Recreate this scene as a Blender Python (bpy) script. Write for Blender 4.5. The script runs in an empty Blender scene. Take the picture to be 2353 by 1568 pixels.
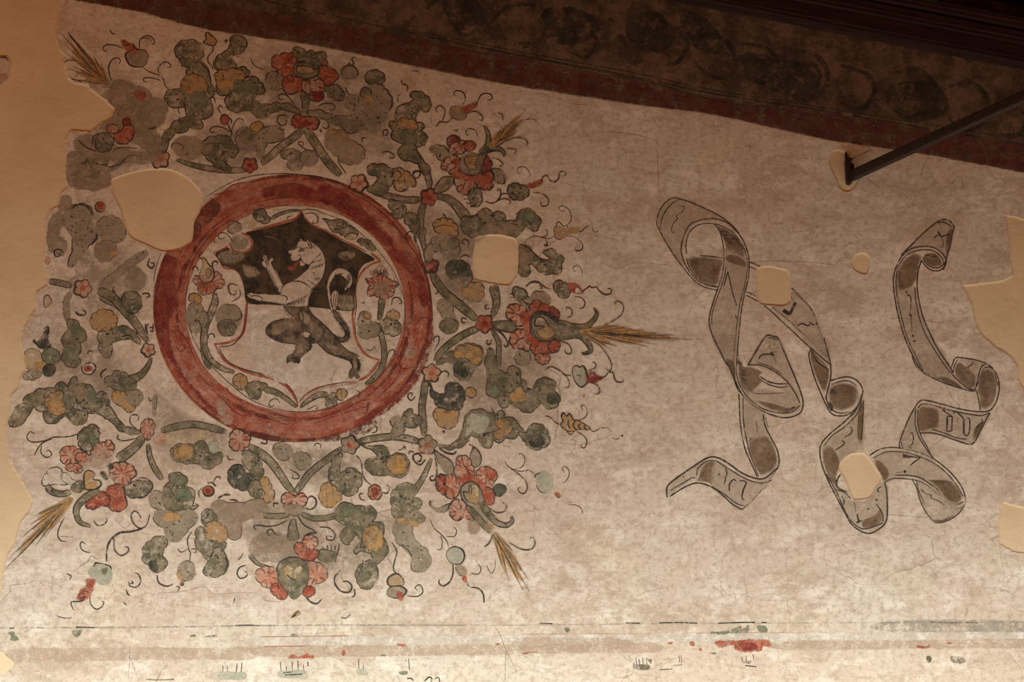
import bpy, bmesh, math, random
from mathutils import Vector, Matrix
from mathutils.geometry import tessellate_polygon, delaunay_2d_cdt
random.seed(7)
sc = bpy.context.scene
C = sc.collection
# ---------------------------------------------------------------- camera
CAM = Vector((0.0, -8.6, 1.6)); PITCH = math.radians(15.0); LENS = 70.0
cam_d = bpy.data.cameras.new('camera'); cam_d.lens = LENS; cam_d.sensor_width = 36.0
cam = bpy.data.objects.new('camera', cam_d); C.objects.link(cam)
cam.location = CAM; cam.rotation_euler = (math.radians(90) + PITCH, 0, 0)
sc.camera = cam
RX = cam.rotation_euler.to_matrix()
FPX = LENS / 36.0 * 2353.0
def at(px, py, y=0.0):
    """the point of the wall plane (or of a parallel plane) that a place in the photograph shows"""
    d = RX @ Vector(((px - 1176.5) / FPX, (784.0 - py) / FPX, -1.0))
    return CAM + d * ((y - CAM.y) / d.y)
MM = (at(1177, 784) - at(1176, 784)).length      # size of one photo pixel on the wall
# ---------------------------------------------------------------- light and exposure
sc.view_settings.view_transform = 'Standard'; sc.view_settings.look = 'None'
sc.view_settings.exposure = 0.0; sc.view_settings.gamma = 1.0
w = bpy.data.worlds.new('warm_ambient_fill'); sc.world = w; w.use_nodes = True
w.node_tree.nodes['Background'].inputs[0].default_value = (1.0, 0.31, 0.035, 1)  # even orange ambient fill, standing in for bounce off timber and floor
w.node_tree.nodes['Background'].inputs[1].default_value = 0.30
def area(name, loc, aim, sx, sy, power, col):
    l = bpy.data.lights.new(name, 'AREA'); l.shape = 'RECTANGLE'; l.size = sx; l.size_y = sy
    l.energy = power; l.color = col
    o = bpy.data.objects.new(name, l); C.objects.link(o); o.location = loc
    o.rotation_euler = (Vector(aim) - Vector(loc)).to_track_quat('-Z', 'Y').to_euler(); return o
# added unseen strip light standing in for daylight, placed for the falloff up the wall
area('low_front_fill', (-1.2, -1.52, 1.5), (-1.2, 0.0, 1.55), 11.5, 0.8, 224.0, (0.97, 1.06, 1.03))
sc.cycles.transparent_max_bounces = 32   # many thin layers of paint lie over one another
sc.cycles.max_bounces = 4

# ---------------------------------------------------------------- materials
class NT:
    def __init__(s, tree): s.t = tree
    def n(s, kind, **kw):
        nd = s.t.nodes.new(kind)
        for k, v in kw.items(): setattr(nd, k, v)
        return nd
    def l(s, a, b): s.t.links.new(a, b)
    def val(s, sock, v):
        if isinstance(v, bpy.types.NodeSocket): s.l(v, sock)
        else: sock.default_value = v
    def math(s, op, a, b=0.0, c=None, clamp=False):
        m = s.n('ShaderNodeMath', operation=op); m.use_clamp = clamp
        s.val(m.inputs[0], a); s.val(m.inputs[1], b)
        if c is not None: s.val(m.inputs[2], c)
        return m.outputs[0]
    def mix(s, f, a, b):
        m = s.n('ShaderNodeMix', data_type='RGBA')
        s.val(m.inputs[0], f); s.val(m.inputs[6], a); s.val(m.inputs[7], b)
        return m.outputs[2]
    def ramp(s, f, lo, hi):
        m = s.n('ShaderNodeMapRange', interpolation_type='SMOOTHSTEP')
        s.val(m.inputs[0], f); s.val(m.inputs[1], lo); s.val(m.inputs[2], hi)
        return m.outputs[0]
    def noise(s, vec, scale, detail=4.0, rough=0.6, dist=0.0):
        m = s.n('ShaderNodeTexNoise'); s.l(vec, m.inputs['Vector'])
        m.inputs['Scale'].default_value = scale; m.inputs['Detail'].default_value = detail
        m.inputs['Roughness'].default_value = rough; m.inputs['Distortion'].default_value = dist
        return m.outputs['Fac']
    def mapping(s, vec, sc_, loc=(0, 0, 0), rot=(0, 0, 0)):
        m = s.n('ShaderNodeMapping'); s.l(vec, m.inputs[0])
        m.inputs['Scale'].default_value = sc_; m.inputs['Location'].default_value = loc
        m.inputs['Rotation'].default_value = rot
        return m.outputs[0]
def rgb(r, g, b): return (r, g, b, 1.0)

def plaster_group():
    g = bpy.data.node_groups.new('aged_plaster', 'ShaderNodeTree')
    g.interface.new_socket('Color', in_out='OUTPUT', socket_type='NodeSocketColor')
    g.interface.new_socket('Height', in_out='OUTPUT', socket_type='NodeSocketFloat')
    t = NT(g); out = t.n('NodeGroupOutput')
    geo = t.n('ShaderNodeNewGeometry'); sep = t.n('ShaderNodeSeparateXYZ'); t.l(geo.outputs['Position'], sep.inputs[0])
    cmb = t.n('ShaderNodeCombineXYZ'); t.l(sep.outputs[0], cmb.inputs[0]); t.l(sep.outputs[2], cmb.inputs[2])
    P = cmb.outputs[0]
    base = rgb(0.64, 0.575, 0.465)
    big = t.noise(P, 1.1, 5, 0.62); big2 = t.noise(t.mapping(P, (1, 1, 1), (7, 0, 3)), 2.6, 6, 0.65)
    col = t.mix(t.ramp(big, 0.38, 0.66), base, rgb(0.60, 0.485, 0.38))
    col = t.mix(t.ramp(big2, 0.50, 0.70), col, rgb(0.66, 0.59, 0.43))
    gry = t.noise(t.mapping(P, (0.75, 1, 1.35), (3, 0, 9), (0, 0.12, 0)), 2.9, 7, 0.74, 0.35)
    col = t.mix(t.math('MULTIPLY', t.ramp(gry, 0.48, 0.63), 0.78), col, rgb(0.47, 0.37, 0.275))
    pal = t.noise(t.mapping(P, (0.75, 1, 1.3), (13, 0, 1), (0, -0.15, 0)), 5.0, 6, 0.76, 0.3)
    col = t.mix(t.math('MULTIPLY', t.ramp(pal, 0.51, 0.66), 0.72), col, rgb(0.82, 0.77, 0.66))
    stk = t.noise(t.mapping(P, (3.0, 1, 26.0), (1, 0, 5), (0, 0.05, 0)), 3.0, 6, 0.7, 0.4)
    col = t.mix(t.math('MULTIPLY', t.ramp(stk, 0.53, 0.70), 0.42), col, rgb(0.37, 0.30, 0.23))
    mot = t.noise(t.mapping(P, (0.85, 1, 1.2), (31, 0, 6), (0, 0.2, 0)), 13.0, 5, 0.75, 0.4)
    col = t.mix(t.math('MULTIPLY', t.ramp(mot, 0.52, 0.64), 0.55), col, rgb(0.44, 0.34, 0.25))
    mo2 = t.noise(t.mapping(P, (0.9, 1, 1.1), (3, 0, 26), (0, -0.3, 0)), 10.0, 5, 0.75, 0.4)
    col = t.mix(t.math('MULTIPLY', t.ramp(mo2, 0.53, 0.63), 0.55), col, rgb(0.76, 0.69, 0.57))
    fine = t.noise(P, 38.0, 6, 0.75)
    col = t.mix(t.math('MULTIPLY', t.ramp(fine, 0.48, 0.62), 0.55), col, rgb(0.38, 0.29, 0.21))
    fine2 = t.noise(t.mapping(P, (1, 1, 1.3), (5, 0, 8)), 55.0, 5, 0.7)
    col = t.mix(t.math('MULTIPLY', t.ramp(fine2, 0.54, 0.66), 0.45), col, rgb(0.76, 0.70, 0.60))
    spk = t.noise(t.mapping(P, (1, 1, 1), (2, 0, 4)), 150.0, 3, 0.6)
    col = t.mix(t.math('MULTIPLY', t.ramp(spk, 0.62, 0.70), 0.50), col, rgb(0.22, 0.15, 0.11))
    # hairline cracks, only in places
    dn = t.n('ShaderNodeTexNoise'); t.l(P, dn.inputs['Vector']); dn.inputs['Scale'].default_value = 5.0; dn.inputs['Detail'].default_value = 4
    add = t.n('ShaderNodeVectorMath', operation='MULTIPLY_ADD'); t.l(dn.outputs['Color'], add.inputs[0])
    add.inputs[1].default_value = (0.14, 0.14, 0.14); t.l(P, add.inputs[2])
    cracks = None
    for k, (scl, wd, off, amt) in enumerate(((3.1, 0.010, 0.0, 0.60), (9.0, 0.018, 4.0, 0.45))):
        v = t.n('ShaderNodeTexVoronoi', feature='DISTANCE_TO_EDGE'); t.l(t.mapping(add.outputs[0], (0.8, 1, 1.25), (off, 0, off)), v.inputs['Vector'])
        v.inputs['Scale'].default_value = scl
        c = t.math('SUBTRACT', 1.0, t.ramp(v.outputs['Distance'], 0.0, wd))
        msk = t.ramp(t.noise(t.mapping(P, (1, 1, 1), (off + 20, 0, 2)), 2.3 + k * 2, 3, 0.5), 0.50, 0.66)
        c = t.math('MULTIPLY', t.math('MULTIPLY', c, msk), amt)
        cracks = c if cracks is None else t.math('MAXIMUM', cracks, c)
    col = t.mix(cracks, col, rgb(0.20, 0.13, 0.09))
    t.l(col, out.inputs[0])
    h = t.math('MULTIPLY_ADD', fine, 0.5, t.math('MULTIPLY', t.noise(P, 6.0, 5, 0.6), 1.2))
    h = t.math('SUBTRACT', h, t.math('MULTIPLY', cracks, 0.9))
    t.l(h, out.inputs[1])
    return g
PG = plaster_group()

def new_mat(name, rough=0.92):
    m = bpy.data.materials.new(name); m.use_nodes = True
    t = NT(m.node_tree); b = m.node_tree.nodes['Principled BSDF']
    b.inputs['Roughness'].default_value = rough; b.inputs['Specular IOR Level'].default_value = 0.12
    return m, t, b
def bump(t, b, h, strength, dist):
    bp = t.n('ShaderNodeBump'); bp.inputs['Strength'].default_value = strength; bp.inputs['Distance'].default_value = dist
    t.l(h, bp.inputs['Height']); t.l(bp.outputs[0], b.inputs['Normal'])
def wall_mat():
    m, t, b = new_mat('old_plaster'); g = t.n('ShaderNodeGroup', node_tree=PG)
    t.l(g.outputs[0], b.inputs['Base Color']); bump(t, b, g.outputs[1], 0.35, 0.006)
    return m
def repair_mat():
    m, t, b = new_mat('repair_plaster')
    tc = t.n('ShaderNodeNewGeometry'); P = tc.outputs['Position']
    n1 = t.noise(P, 2.2, 5, 0.6); n2 = t.noise(P, 14.0, 5, 0.6); n3 = t.noise(P, 90.0, 4, 0.6)
    col = t.mix(t.ramp(n1, 0.36, 0.66), rgb(0.70, 0.56, 0.36), rgb(0.63, 0.49, 0.305))
    col = t.mix(t.math('MULTIPLY', t.ramp(n2, 0.50, 0.72), 0.22), col, rgb(0.52, 0.40, 0.25))
    col = t.mix(t.math('MULTIPLY', t.ramp(n3, 0.60, 0.74), 0.22), col, rgb(0.42, 0.32, 0.20))
    t.l(col, b.inputs['Base Color'])
    h = t.math('MULTIPLY_ADD', n3, 0.15, t.math('ADD', t.math('MULTIPLY', n2, 0.5), n1)); bump(t, b, h, 0.45, 0.012)
    return m
# key: (colour, second colour, coverage 0..1, softness, weathering scale)
PIG = {
 'k': ((0.040, 0.034, 0.030), (0.085, 0.070, 0.058), 0.74, 0.07, 55, 'ink'),
 'K': ((0.045, 0.042, 0.036), (0.25, 0.185, 0.125), 0.90, 0.08, 18, 'wolf_grey'),
 'D': ((0.040, 0.033, 0.024), (0.100, 0.070, 0.042), 0.90, 0.10, 28, 'dark_field'),
 'g': ((0.115, 0.118, 0.070), (0.29, 0.245, 0.155), 0.60, 0.15, 26, 'verdigris'),
 'G': ((0.145, 0.165, 0.100), (0.23, 0.24, 0.16), 0.70, 0.10, 30, 'leaf_green'),
 'd': ((0.050, 0.055, 0.043), (0.12, 0.12, 0.088), 0.66, 0.10, 34, 'dark_green'),
 'h': ((0.28, 0.235, 0.165), (0.37, 0.305, 0.22), 0.66, 0.18, 26, 'worn_green'),
 'b': ((0.30, 0.23, 0.155), (0.38, 0.295, 0.205), 0.68, 0.18, 22, 'worn_brown'),
 'q': ((0.36, 0.37, 0.28), (0.46, 0.44, 0.34), 0.76, 0.12, 36, 'pale_green'),
 'o': ((0.52, 0.30, 0.105), (0.42, 0.30, 0.17), 0.64, 0.13, 34, 'ochre'),
 'y': ((0.60, 0.47, 0.27), (0.55, 0.45, 0.30), 0.55, 0.18, 22, 'yellow_wash'),
 'r': ((0.33, 0.076, 0.043), (0.45, 0.18, 0.11), 0.80, 0.12, 34, 'red_earth'),
 'R': ((0.20, 0.034, 0.030), (0.30, 0.080, 0.060), 0.62, 0.16, 26, 'dark_red'),
 'p': ((0.52, 0.215, 0.125), (0.58, 0.39, 0.28), 0.62, 0.14, 28, 'pink_earth'),
 'P': ((0.52, 0.205, 0.145), (0.58, 0.34, 0.25), 0.48, 0.18, 16, 'pink_glaze'),
 'W': ((0.62, 0.53, 0.42), (0.52, 0.42, 0.32), 0.93, 0.08, 36, 'cream'),
 'w': ((0.74, 0.69, 0.60), (0.66, 0.60, 0.50), 0.56, 0.16, 26, 'lime_white'),
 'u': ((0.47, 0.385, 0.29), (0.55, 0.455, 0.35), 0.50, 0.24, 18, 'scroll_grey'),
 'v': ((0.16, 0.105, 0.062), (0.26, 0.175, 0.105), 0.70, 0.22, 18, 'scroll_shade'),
 'c': ((0.15, 0.11, 0.08), (0.27, 0.21, 0.16), 0.66, 0.12, 50, 'crack'),
 'B': ((0.080, 0.052, 0.034), (0.185, 0.120, 0.078), 0.72, 0.14, 12, 'border_brown'),
 'N': ((0.038, 0.034, 0.026), (0.07, 0.060, 0.042), 0.46, 0.16, 18, 'border_black'),
 'm': ((0.130, 0.034, 0.030), (0.15, 0.070, 0.052), 0.50, 0.14, 20, 'border_red'),
 'a': ((0.32, 0.30, 0.245), (0.42, 0.38, 0.31), 0.36, 0.18, 22, 'grey_wash'),
 'i': ((0.56, 0.43, 0.32), (0.50, 0.38, 0.28), 0.45, 0.18, 20, 'salmon_wash'),
 't': ((0.30, 0.24, 0.175), (0.38, 0.30, 0.22), 0.22, 0.24, 13, 'grime'),
}
MATS = {}
def pigment(key):
    if key in MATS: return MATS[key]
    c1, c2, cov, soft, scl, nm = PIG[key]
    m, t, b = new_mat('pigment_' + nm, 0.88)
    geo = t.n('ShaderNodeNewGeometry'); sep = t.n('ShaderNodeSeparateXYZ'); t.l(geo.outputs['Position'], sep.inputs[0])
    cmb = t.n('ShaderNodeCombineXYZ'); t.l(sep.outputs[0], cmb.inputs[0]); t.l(sep.outputs[2], cmb.inputs[2])
    P = cmb.outputs[0]
    s0 = (ord(key) * 1.37) % 11
    var = t.noise(t.mapping(P, (1, 1, 1), (s0, 0, 2)), scl * 0.55, 4, 0.7)
    col = t.mix(t.ramp(var, 0.40, 0.60), rgb(*c1), rgb(*c2))
    if key in 'gGdhqbKoprRPvuBW':
        v2 = t.noise(t.mapping(P, (1, 1, 1), (s0 + 9, 0, 7)), scl * 2.4, 3, 0.75)
        col = t.mix(t.math('MULTIPLY', t.ramp(v2, 0.52, 0.68), 0.45), col, tuple(x * 0.5 for x in c1) + (1,))
        v3 = t.noise(t.mapping(P, (1, 1, 1), (s0 + 5, 0, 17)), scl * 3.0, 3, 0.75)
        col = t.mix(t.math('MULTIPLY', t.ramp(v3, 0.56, 0.70), 0.50), col, tuple(min(1, x * 1.15 + 0.10) for x in c2) + (1,))
    grain = t.noise(t.mapping(P, (1, 1, 1), (0, 0, s0)), 120.0, 2, 0.7)
    col = t.mix(t.math('MULTIPLY', t.ramp(grain, 0.5, 0.75), 0.35), col, tuple(min(1, x * 0.45) for x in c1) + (1,))
    n1 = t.noise(t.mapping(P, (1, 1, 1), (s0 + 3, 0, 1)), scl, 3, 0.6)
    n2 = t.noise(t.mapping(P, (1, 1, 1.25), (s0, 0, 6)), scl * 3.6, 3, 0.7)
    n3 = t.noise(t.mapping(P, (1, 1, 1), (1, 0, s0)), 7.0, 2, 0.6)
    gr = t.noise(t.mapping(P, (1, 1, 1), (0, 0, 3)), 330.0, 1, 0.6)
    wear = t.math('MULTIPLY_ADD', n1, 0.75, t.math('MULTIPLY_ADD', n2, 0.62, t.math('MULTIPLY_ADD', n3, 0.42, t.math('MULTIPLY_ADD', gr, 0.34, -0.565))))
    at_ = t.n('ShaderNodeAttribute', attribute_name='cov', attribute_type='GEOMETRY')
    thr = 0.5 + (cov - 0.5) * 0.40      # share of the surface still covered by paint
    thr_s = t.math('SUBTRACT', thr, t.math('MULTIPLY', t.math('SUBTRACT', 1.0, at_.outputs['Fac']), 0.42))
    mask = t.math('SUBTRACT', 1.0, t.ramp(wear, t.math('SUBTRACT', thr_s, soft), t.math('ADD', thr_s, soft)))
    low = {'h': .25, 'b': .25, 'u': .25, 'v': .42, 'y': .0, 'w': .0, 'W': .8, 'D': .8, 'K': .75, 'k': .22, 'B': .55, 'N': 0., 'm': .08, 'a': 0., 'i': .1, 'r': .35, 'R': .15, 'g': .20, 'G': .1, 'd': .1, 'P': 0., 'c': .1}.get(key, 0.2)
    mask = t.math('MAXIMUM', mask, t.math('MULTIPLY', low, t.math('POWER', at_.outputs['Fac'], 2.0)))
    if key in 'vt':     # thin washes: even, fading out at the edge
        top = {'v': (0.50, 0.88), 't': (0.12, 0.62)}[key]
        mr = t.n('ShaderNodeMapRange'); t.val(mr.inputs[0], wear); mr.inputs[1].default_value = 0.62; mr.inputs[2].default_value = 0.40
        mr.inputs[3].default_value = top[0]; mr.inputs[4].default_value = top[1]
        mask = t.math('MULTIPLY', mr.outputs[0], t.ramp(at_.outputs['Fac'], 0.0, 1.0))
    t.l(col, b.inputs['Base Color']); t.l(mask, b.inputs['Alpha'])
    bump(t, b, n2, 0.22, 0.005)
    MATS[key] = m
    return m
MW = wall_mat(); MR = repair_mat()
def simple_mat(name, c1, c2, scale=(1, 1, 1), nscale=20, rough=0.7, bstr=0.4, spec=0.3, metal=0.0):
    m, t, b = new_mat(name, rough); b.inputs['Specular IOR Level'].default_value = spec; b.inputs['Metallic'].default_value = metal
    tc = t.n('ShaderNodeTexCoord'); P = t.mapping(tc.outputs['Object'], scale)
    n = t.noise(P, nscale, 6, 0.65); t.l(t.mix(t.ramp(n, 0.4, 0.64), rgb(*c1), rgb(*c2)), b.inputs['Base Color'])
    bump(t, b, n, bstr, 0.004)
    return m

# ---------------------------------------------------------------- drawing helpers (photo pixels on the wall plane)
def catmull(pts, closed=False, sub=5):
    n = len(pts)
    if n < 3: return [tuple(p) for p in pts]
    out = []
    rng = range(n) if closed else range(n - 1)
    for i in rng:
        p1, p2 = pts[i], pts[(i + 1) % n]
        p0 = pts[i - 1] if (closed or i > 0) else p1
        p3 = pts[(i + 2) % n] if (closed or i + 2 < n) else p2
        for k in range(sub):
            u = k / sub; u2 = u * u; u3 = u2 * u
            out.append(tuple(0.5 * (2 * p1[a] + (p2[a] - p0[a]) * u + (2 * p0[a] - 5 * p1[a] + 4 * p2[a] - p3[a]) * u2
                                    + (3 * p1[a] - p0[a] - 3 * p2[a] + p3[a]) * u3) for a in (0, 1)))
    if not closed: out.append(tuple(pts[-1]))
    return out
def area2(p):
    return sum(p[i - 1][0] * p[i][1] - p[i][0] * p[i - 1][1] for i in range(len(p)))
def normals(p, closed):
    n = len(p); r = []
    for i in range(n):
        a = p[i - 1] if (closed or i > 0) else p[i]
        b = p[(i + 1) % n] if (closed or i < n - 1) else p[i]
        dx, dy = b[0] - a[0], b[1] - a[1]; L = math.hypot(dx, dy) or 1.0
        r.append((-dy / L, dx / L))
    return r
def bumps(pts, bulge):
    """closed outline of little arcs, one between each pair of points, swelling outwards"""
    s = 1.0 if area2(pts) > 0 else -1.0
    out = []
    n = len(pts)
    def turn(i):
        p0, p1, p2 = pts[i - 1], pts[i % n], pts[(i + 1) % n]
        c = (p1[0] - p0[0]) * (p2[1] - p1[1]) - (p1[1] - p0[1]) * (p2[0] - p1[0])
        d = math.hypot(p1[0] - p0[0], p1[1] - p0[1]) * math.hypot(p2[0] - p1[0], p2[1] - p1[1]) or 1.0
        return s * c / d
    def leng(i): return math.hypot(pts[(i + 1) % n][0] - pts[i % n][0], pts[(i + 1) % n][1] - pts[i % n][1])
    bl = [bulge * (1.0 if min(turn(i), turn((i + 1) % n)) > -0.12 else 0.30 if max(turn(i), turn((i + 1) % n)) > 0.2 else 0.06) for i in range(n)]
    for i in range(n):
        a, b = pts[i], pts[(i + 1) % n]; bulge = bl[i]
        dx, dy = b[0] - a[0], b[1] - a[1]; L = math.hypot(dx, dy)
        k = max(3, min(7, int(L / 4)))
        for j in range(k):
            u = j / k; h = math.sin(math.pi * u) ** 0.75 * bulge * L
            out.append((a[0] + dx * u + s * dy / (L or 1) * h, a[1] + dy * u - s * dx / (L or 1) * h))
    return out
LEV = {}
HOLES = []      # outlines (photo pixels) of the places where the old plaster, and so the paint, is gone
def bbox(p): return min(a for a, b in p), min(b for a, b in p), max(a for a, b in p), max(b for a, b in p)
def holes_near(pts):
    x0, y0, x1, y1 = bbox(pts)
    return [h for h in HOLES if not (h[1][0] > x1 or h[1][2] < x0 or h[1][1] > y1 or h[1][3] < y0)]
def cut_fill(outer, minus):
    """triangles of a polygon with other polygons taken out of it -> (points, triangles)"""
    vs = []; es = []
    for L in [outer] + minus:
        b = len(vs); vs += [Vector((p[0], p[1])) for p in L]; es += [(b + i, b + (i + 1) % len(L)) for i in range(len(L))]
    r = delaunay_2d_cdt(vs, es, [], 0, 1e-4)
    P_ = [(v.x, v.y) for v in r[0]]; T_ = []
    for t in r[2]:
        cx = sum(P_[i][0] for i in t) / 3; cy = sum(P_[i][1] for i in t) / 3
        if inside(cx, cy, outer) and not any(inside(cx, cy, m_) for m_ in minus): T_.append(tuple(t))
    return P_, T_
def level(pts, solid):
    """next free layer over everything already painted at this place"""
    c = 9.0; cells = set()
    if solid:
        xs = [p[0] for p in pts]; ys = [p[1] for p in pts]
        for i in range(int(min(xs) // c), int(max(xs) // c) + 1):
            for j in range(int(min(ys) // c), int(max(ys) // c) + 1): cells.add((i, j))
    else:
        for a, b in zip(pts, pts[1:] + pts[-1:]):
            n = int(max(abs(a[0] - b[0]), abs(a[1] - b[1])) // 4) + 1
            for k in range(n):
                x, y = a[0] + (b[0] - a[0]) * k / n, a[1] + (b[1] - a[1]) * k / n
                for i in (-1, 1):
                    for j in (-1, 1): cells.add((int((x + i * 3) // c), int((y + j * 3) // c)))
    L = max([LEV.get(q, 0) for q in cells] or [0]) + 1
    for q in cells: LEV[q] = L
    return -0.000013 * L - 0.00003
class Sheet:
    """collects painted shapes for ONE mesh object"""
    def __init__(s, z0): s.v = []; s.f = []; s.m = []; s.cov = []; s.mats = []; s.z0 = z0; s.shapes = []
    def mi(s, key):
        if key not in s.mats: s.mats.append(key)
        return s.mats.index(key)
    
    def add(s, pts, cov, z):
        b = len(s.v)
        for p, c in zip(pts, cov):
            q = at(p[0], p[1]); s.v.append((q.x, z, q.z)); s.cov.append(c)
        return b
    def mark(s, pts):
        s.shapes.append((len(s.v), len(s.f), pts))
    def fill(s, pts, key, feather=0.0, core=None):
        s.mark(pts)
        z = level(pts, True); k = s.mi(key)
        if area2(pts) < 0: pts = pts[::-1]
        rimp = None
        if core:
            cx = sum(p[0] for p in pts) / len(pts); cy = sum(p[1] for p in pts) / len(pts)
            rimp = pts; pts = [(cx + (p[0] - cx) * core, cy + (p[1] - cy) * core) for p in pts]; feather = 1.0
        hs = [h[0] for h in holes_near(pts)]
        if hs:
            P_, T_ = cut_fill(pts, hs); b = s.add(P_, [1.0] * len(P_), z)
            for t in T_: s.f.append(tuple(b + i for i in t)); s.m.append(k)
            b = s.add(pts, [1.0] * len(pts), z) if feather > 0 else 0
        else:
            b = s.add(pts, [1.0] * len(pts), z)
            for t in tessellate_polygon([[Vector((p[0], p[1], 0)) for p in pts]]):
                s.f.append(tuple(b + i for i in t)); s.m.append(k)
        if feather > 0:
            nn = normals(pts, True); o = rimp or [(p[0] - a[0] * feather, p[1] - a[1] * feather) for p, a in zip(pts, nn)]
            c = s.add(o, [0.0] * len(o), z); n = len(pts)
            for i in range(n):
                j = (i + 1) % n
                if hs and any(inside(q[0], q[1], h) for h in hs for q in (o[i], o[j], pts[i])): continue
                s.f.append((b + i, b + j, c + j, c + i)); s.m.append(k)
    def ribbon(s, pts, widths, key, closed=False):
        s.mark(pts)
        z = level(pts, False); k = s.mi(key); nn = normals(pts, closed); hs = [h[0] for h in holes_near(pts)]; n = len(pts)
        L = [(p[0] + a[0] * w_ / 2, p[1] + a[1] * w_ / 2) for p, a, w_ in zip(pts, nn, widths)]
        R = [(p[0] - a[0] * w_ / 2, p[1] - a[1] * w_ / 2) for p, a, w_ in zip(pts, nn, widths)]
        b = s.add(L, [1] * n, z); c = s.add(R, [1] * n, z)
        for i in range(n if closed else n - 1):
            j = (i + 1) % n
            if hs and any(inside((L[i][0] + R[j][0]) / 2, (L[i][1] + R[j][1]) / 2, h) or inside(pts[i][0], pts[i][1], h) or inside(pts[j][0], pts[j][1], h) for h in hs): continue
            s.f.append((b + i, c + i, c + j, b + j)); s.m.append(k)
    def stroke(s, pts, wd, key='k', taper=True, smooth=True, closed=False):
        if smooth: pts = catmull(pts, closed, 5)
        n = len(pts); ph = random.random() * 6
        ws = []
        if key == 'k': wd *= 1.22
        for i in range(n):
            u = i / max(1, n - 1); f = 1.0
            if taper: f = 0.35 + 0.65 * math.sin(math.pi * min(1, u * 0.92 + 0.08)) ** 0.6
            if closed: f = 0.95 + 0.5 * math.sin(2 * math.pi * u + ph)
            ws.append(wd * f * (0.92 + 0.16 * random.random()))
        s.ribbon(pts, ws, key, closed)
    def build(s, name, parent=None):
        used = sorted({i for f in s.f for i in f}); ix = {v: i for i, v in enumerate(used)}
        s.v = [s.v[i] for i in used]; s.cov = [s.cov[i] for i in used]; s.f = [tuple(ix[i] for i in f) for f in s.f]
        me = bpy.data.meshes.new(name); me.from_pydata(s.v, [], s.f)
        for k in s.mats: me.materials.append(MATW(k))
        me.polygons.foreach_set('material_index', s.m)
        a = me.attributes.new('cov', 'FLOAT', 'POINT'); a.data.foreach_set('value', s.cov)
        me.update()
        o = bpy.data.objects.new(name, me); C.objects.link(o)
        if parent is not None: o.parent = parent
        return o
def split_sheet(sh):
    """the shapes of a sheet, gathered into pieces that touch one another -> list of sheets"""
    n = len(sh.shapes); ends = sh.shapes[1:] + [(len(sh.v), len(sh.f), None)]
    par = list(range(n)); owner = {}
    def find(i):
        while par[i] != i: i = par[i]
        return i
    for i, (v0, f0, pts) in enumerate(sh.shapes):
        cells = set()
        for a, b in zip(pts, pts[1:] + pts[-1:]):
            m_ = int(max(abs(a[0] - b[0]), abs(a[1] - b[1])) // 3) + 1
            for k in range(m_): cells.add((int((a[0] + (b[0] - a[0]) * k / m_) // 6), int((a[1] + (b[1] - a[1]) * k / m_) // 6)))
        if len(pts) > 6 and math.hypot(pts[0][0] - pts[-1][0], pts[0][1] - pts[-1][1]) < 14:
            xs = [p[0] for p in pts]; ys = [p[1] for p in pts]
            for X in range(int(min(xs) // 6), int(max(xs) // 6) + 1):
                for Y in range(int(min(ys) // 6), int(max(ys) // 6) + 1):
                    if inside(X * 6 + 3, Y * 6 + 3, pts): cells.add((X, Y))
        for q in cells:
            for dx in (-1, 0, 1):
                for dy in (-1, 0, 1):
                    o = owner.get((q[0] + dx, q[1] + dy))
                    if o is not None:
                        a_, b_ = find(o), find(i)
                        if a_ != b_: par[max(a_, b_)] = min(a_, b_)
        for q in cells: owner[q] = i
    groups = {}
    for i in range(n): groups.setdefault(find(i), []).append(i)
    out = []
    for g in groups.values():
        t = Sheet(0); t.mats = list(sh.mats)
        for i in g:
            v0, f0 = sh.shapes[i][:2]; v1, f1 = ends[i][:2]; d = len(t.v) - v0
            t.v += sh.v[v0:v1]; t.cov += sh.cov[v0:v1]
            t.f += [tuple(x + d for x in f) for f in sh.f[f0:f1]]; t.m += sh.m[f0:f1]
        used = sorted(set(t.m)); t.m = [used.index(x) for x in t.m]; t.mats = [t.mats[x] for x in used]
        if len(t.f) > 3 or len(groups) == 1: out.append(t)
    return out
def inside(x, y, q):
    r = False
    for i in range(len(q)):
        x1, y1 = q[i - 1]; x2, y2 = q[i]
        if (y1 > y) != (y2 > y) and x < (x2 - x1) * (y - y1) / (y2 - y1) + x1: r = not r
    return r
WHOLE = {'wolf_body', 'wolf_ink_line', 'wolf_tail', 'wolf_hindquarters', 'marbling', 'shield_field_dark', 'foliage', 'red_stripe', 'border_ground', 'straw_plume', 'shield_border', 'worn_ground'}
def MATW(k): return MW if k == 'wall' else MR if k == 'repair' else pigment(k)
def tag(o, label, cat, group=None, kind=None):
    if label: o['label'] = label
    if cat: o['category'] = cat
    if group: o['group'] = group
    if kind: o['kind'] = kind
    return o
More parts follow.
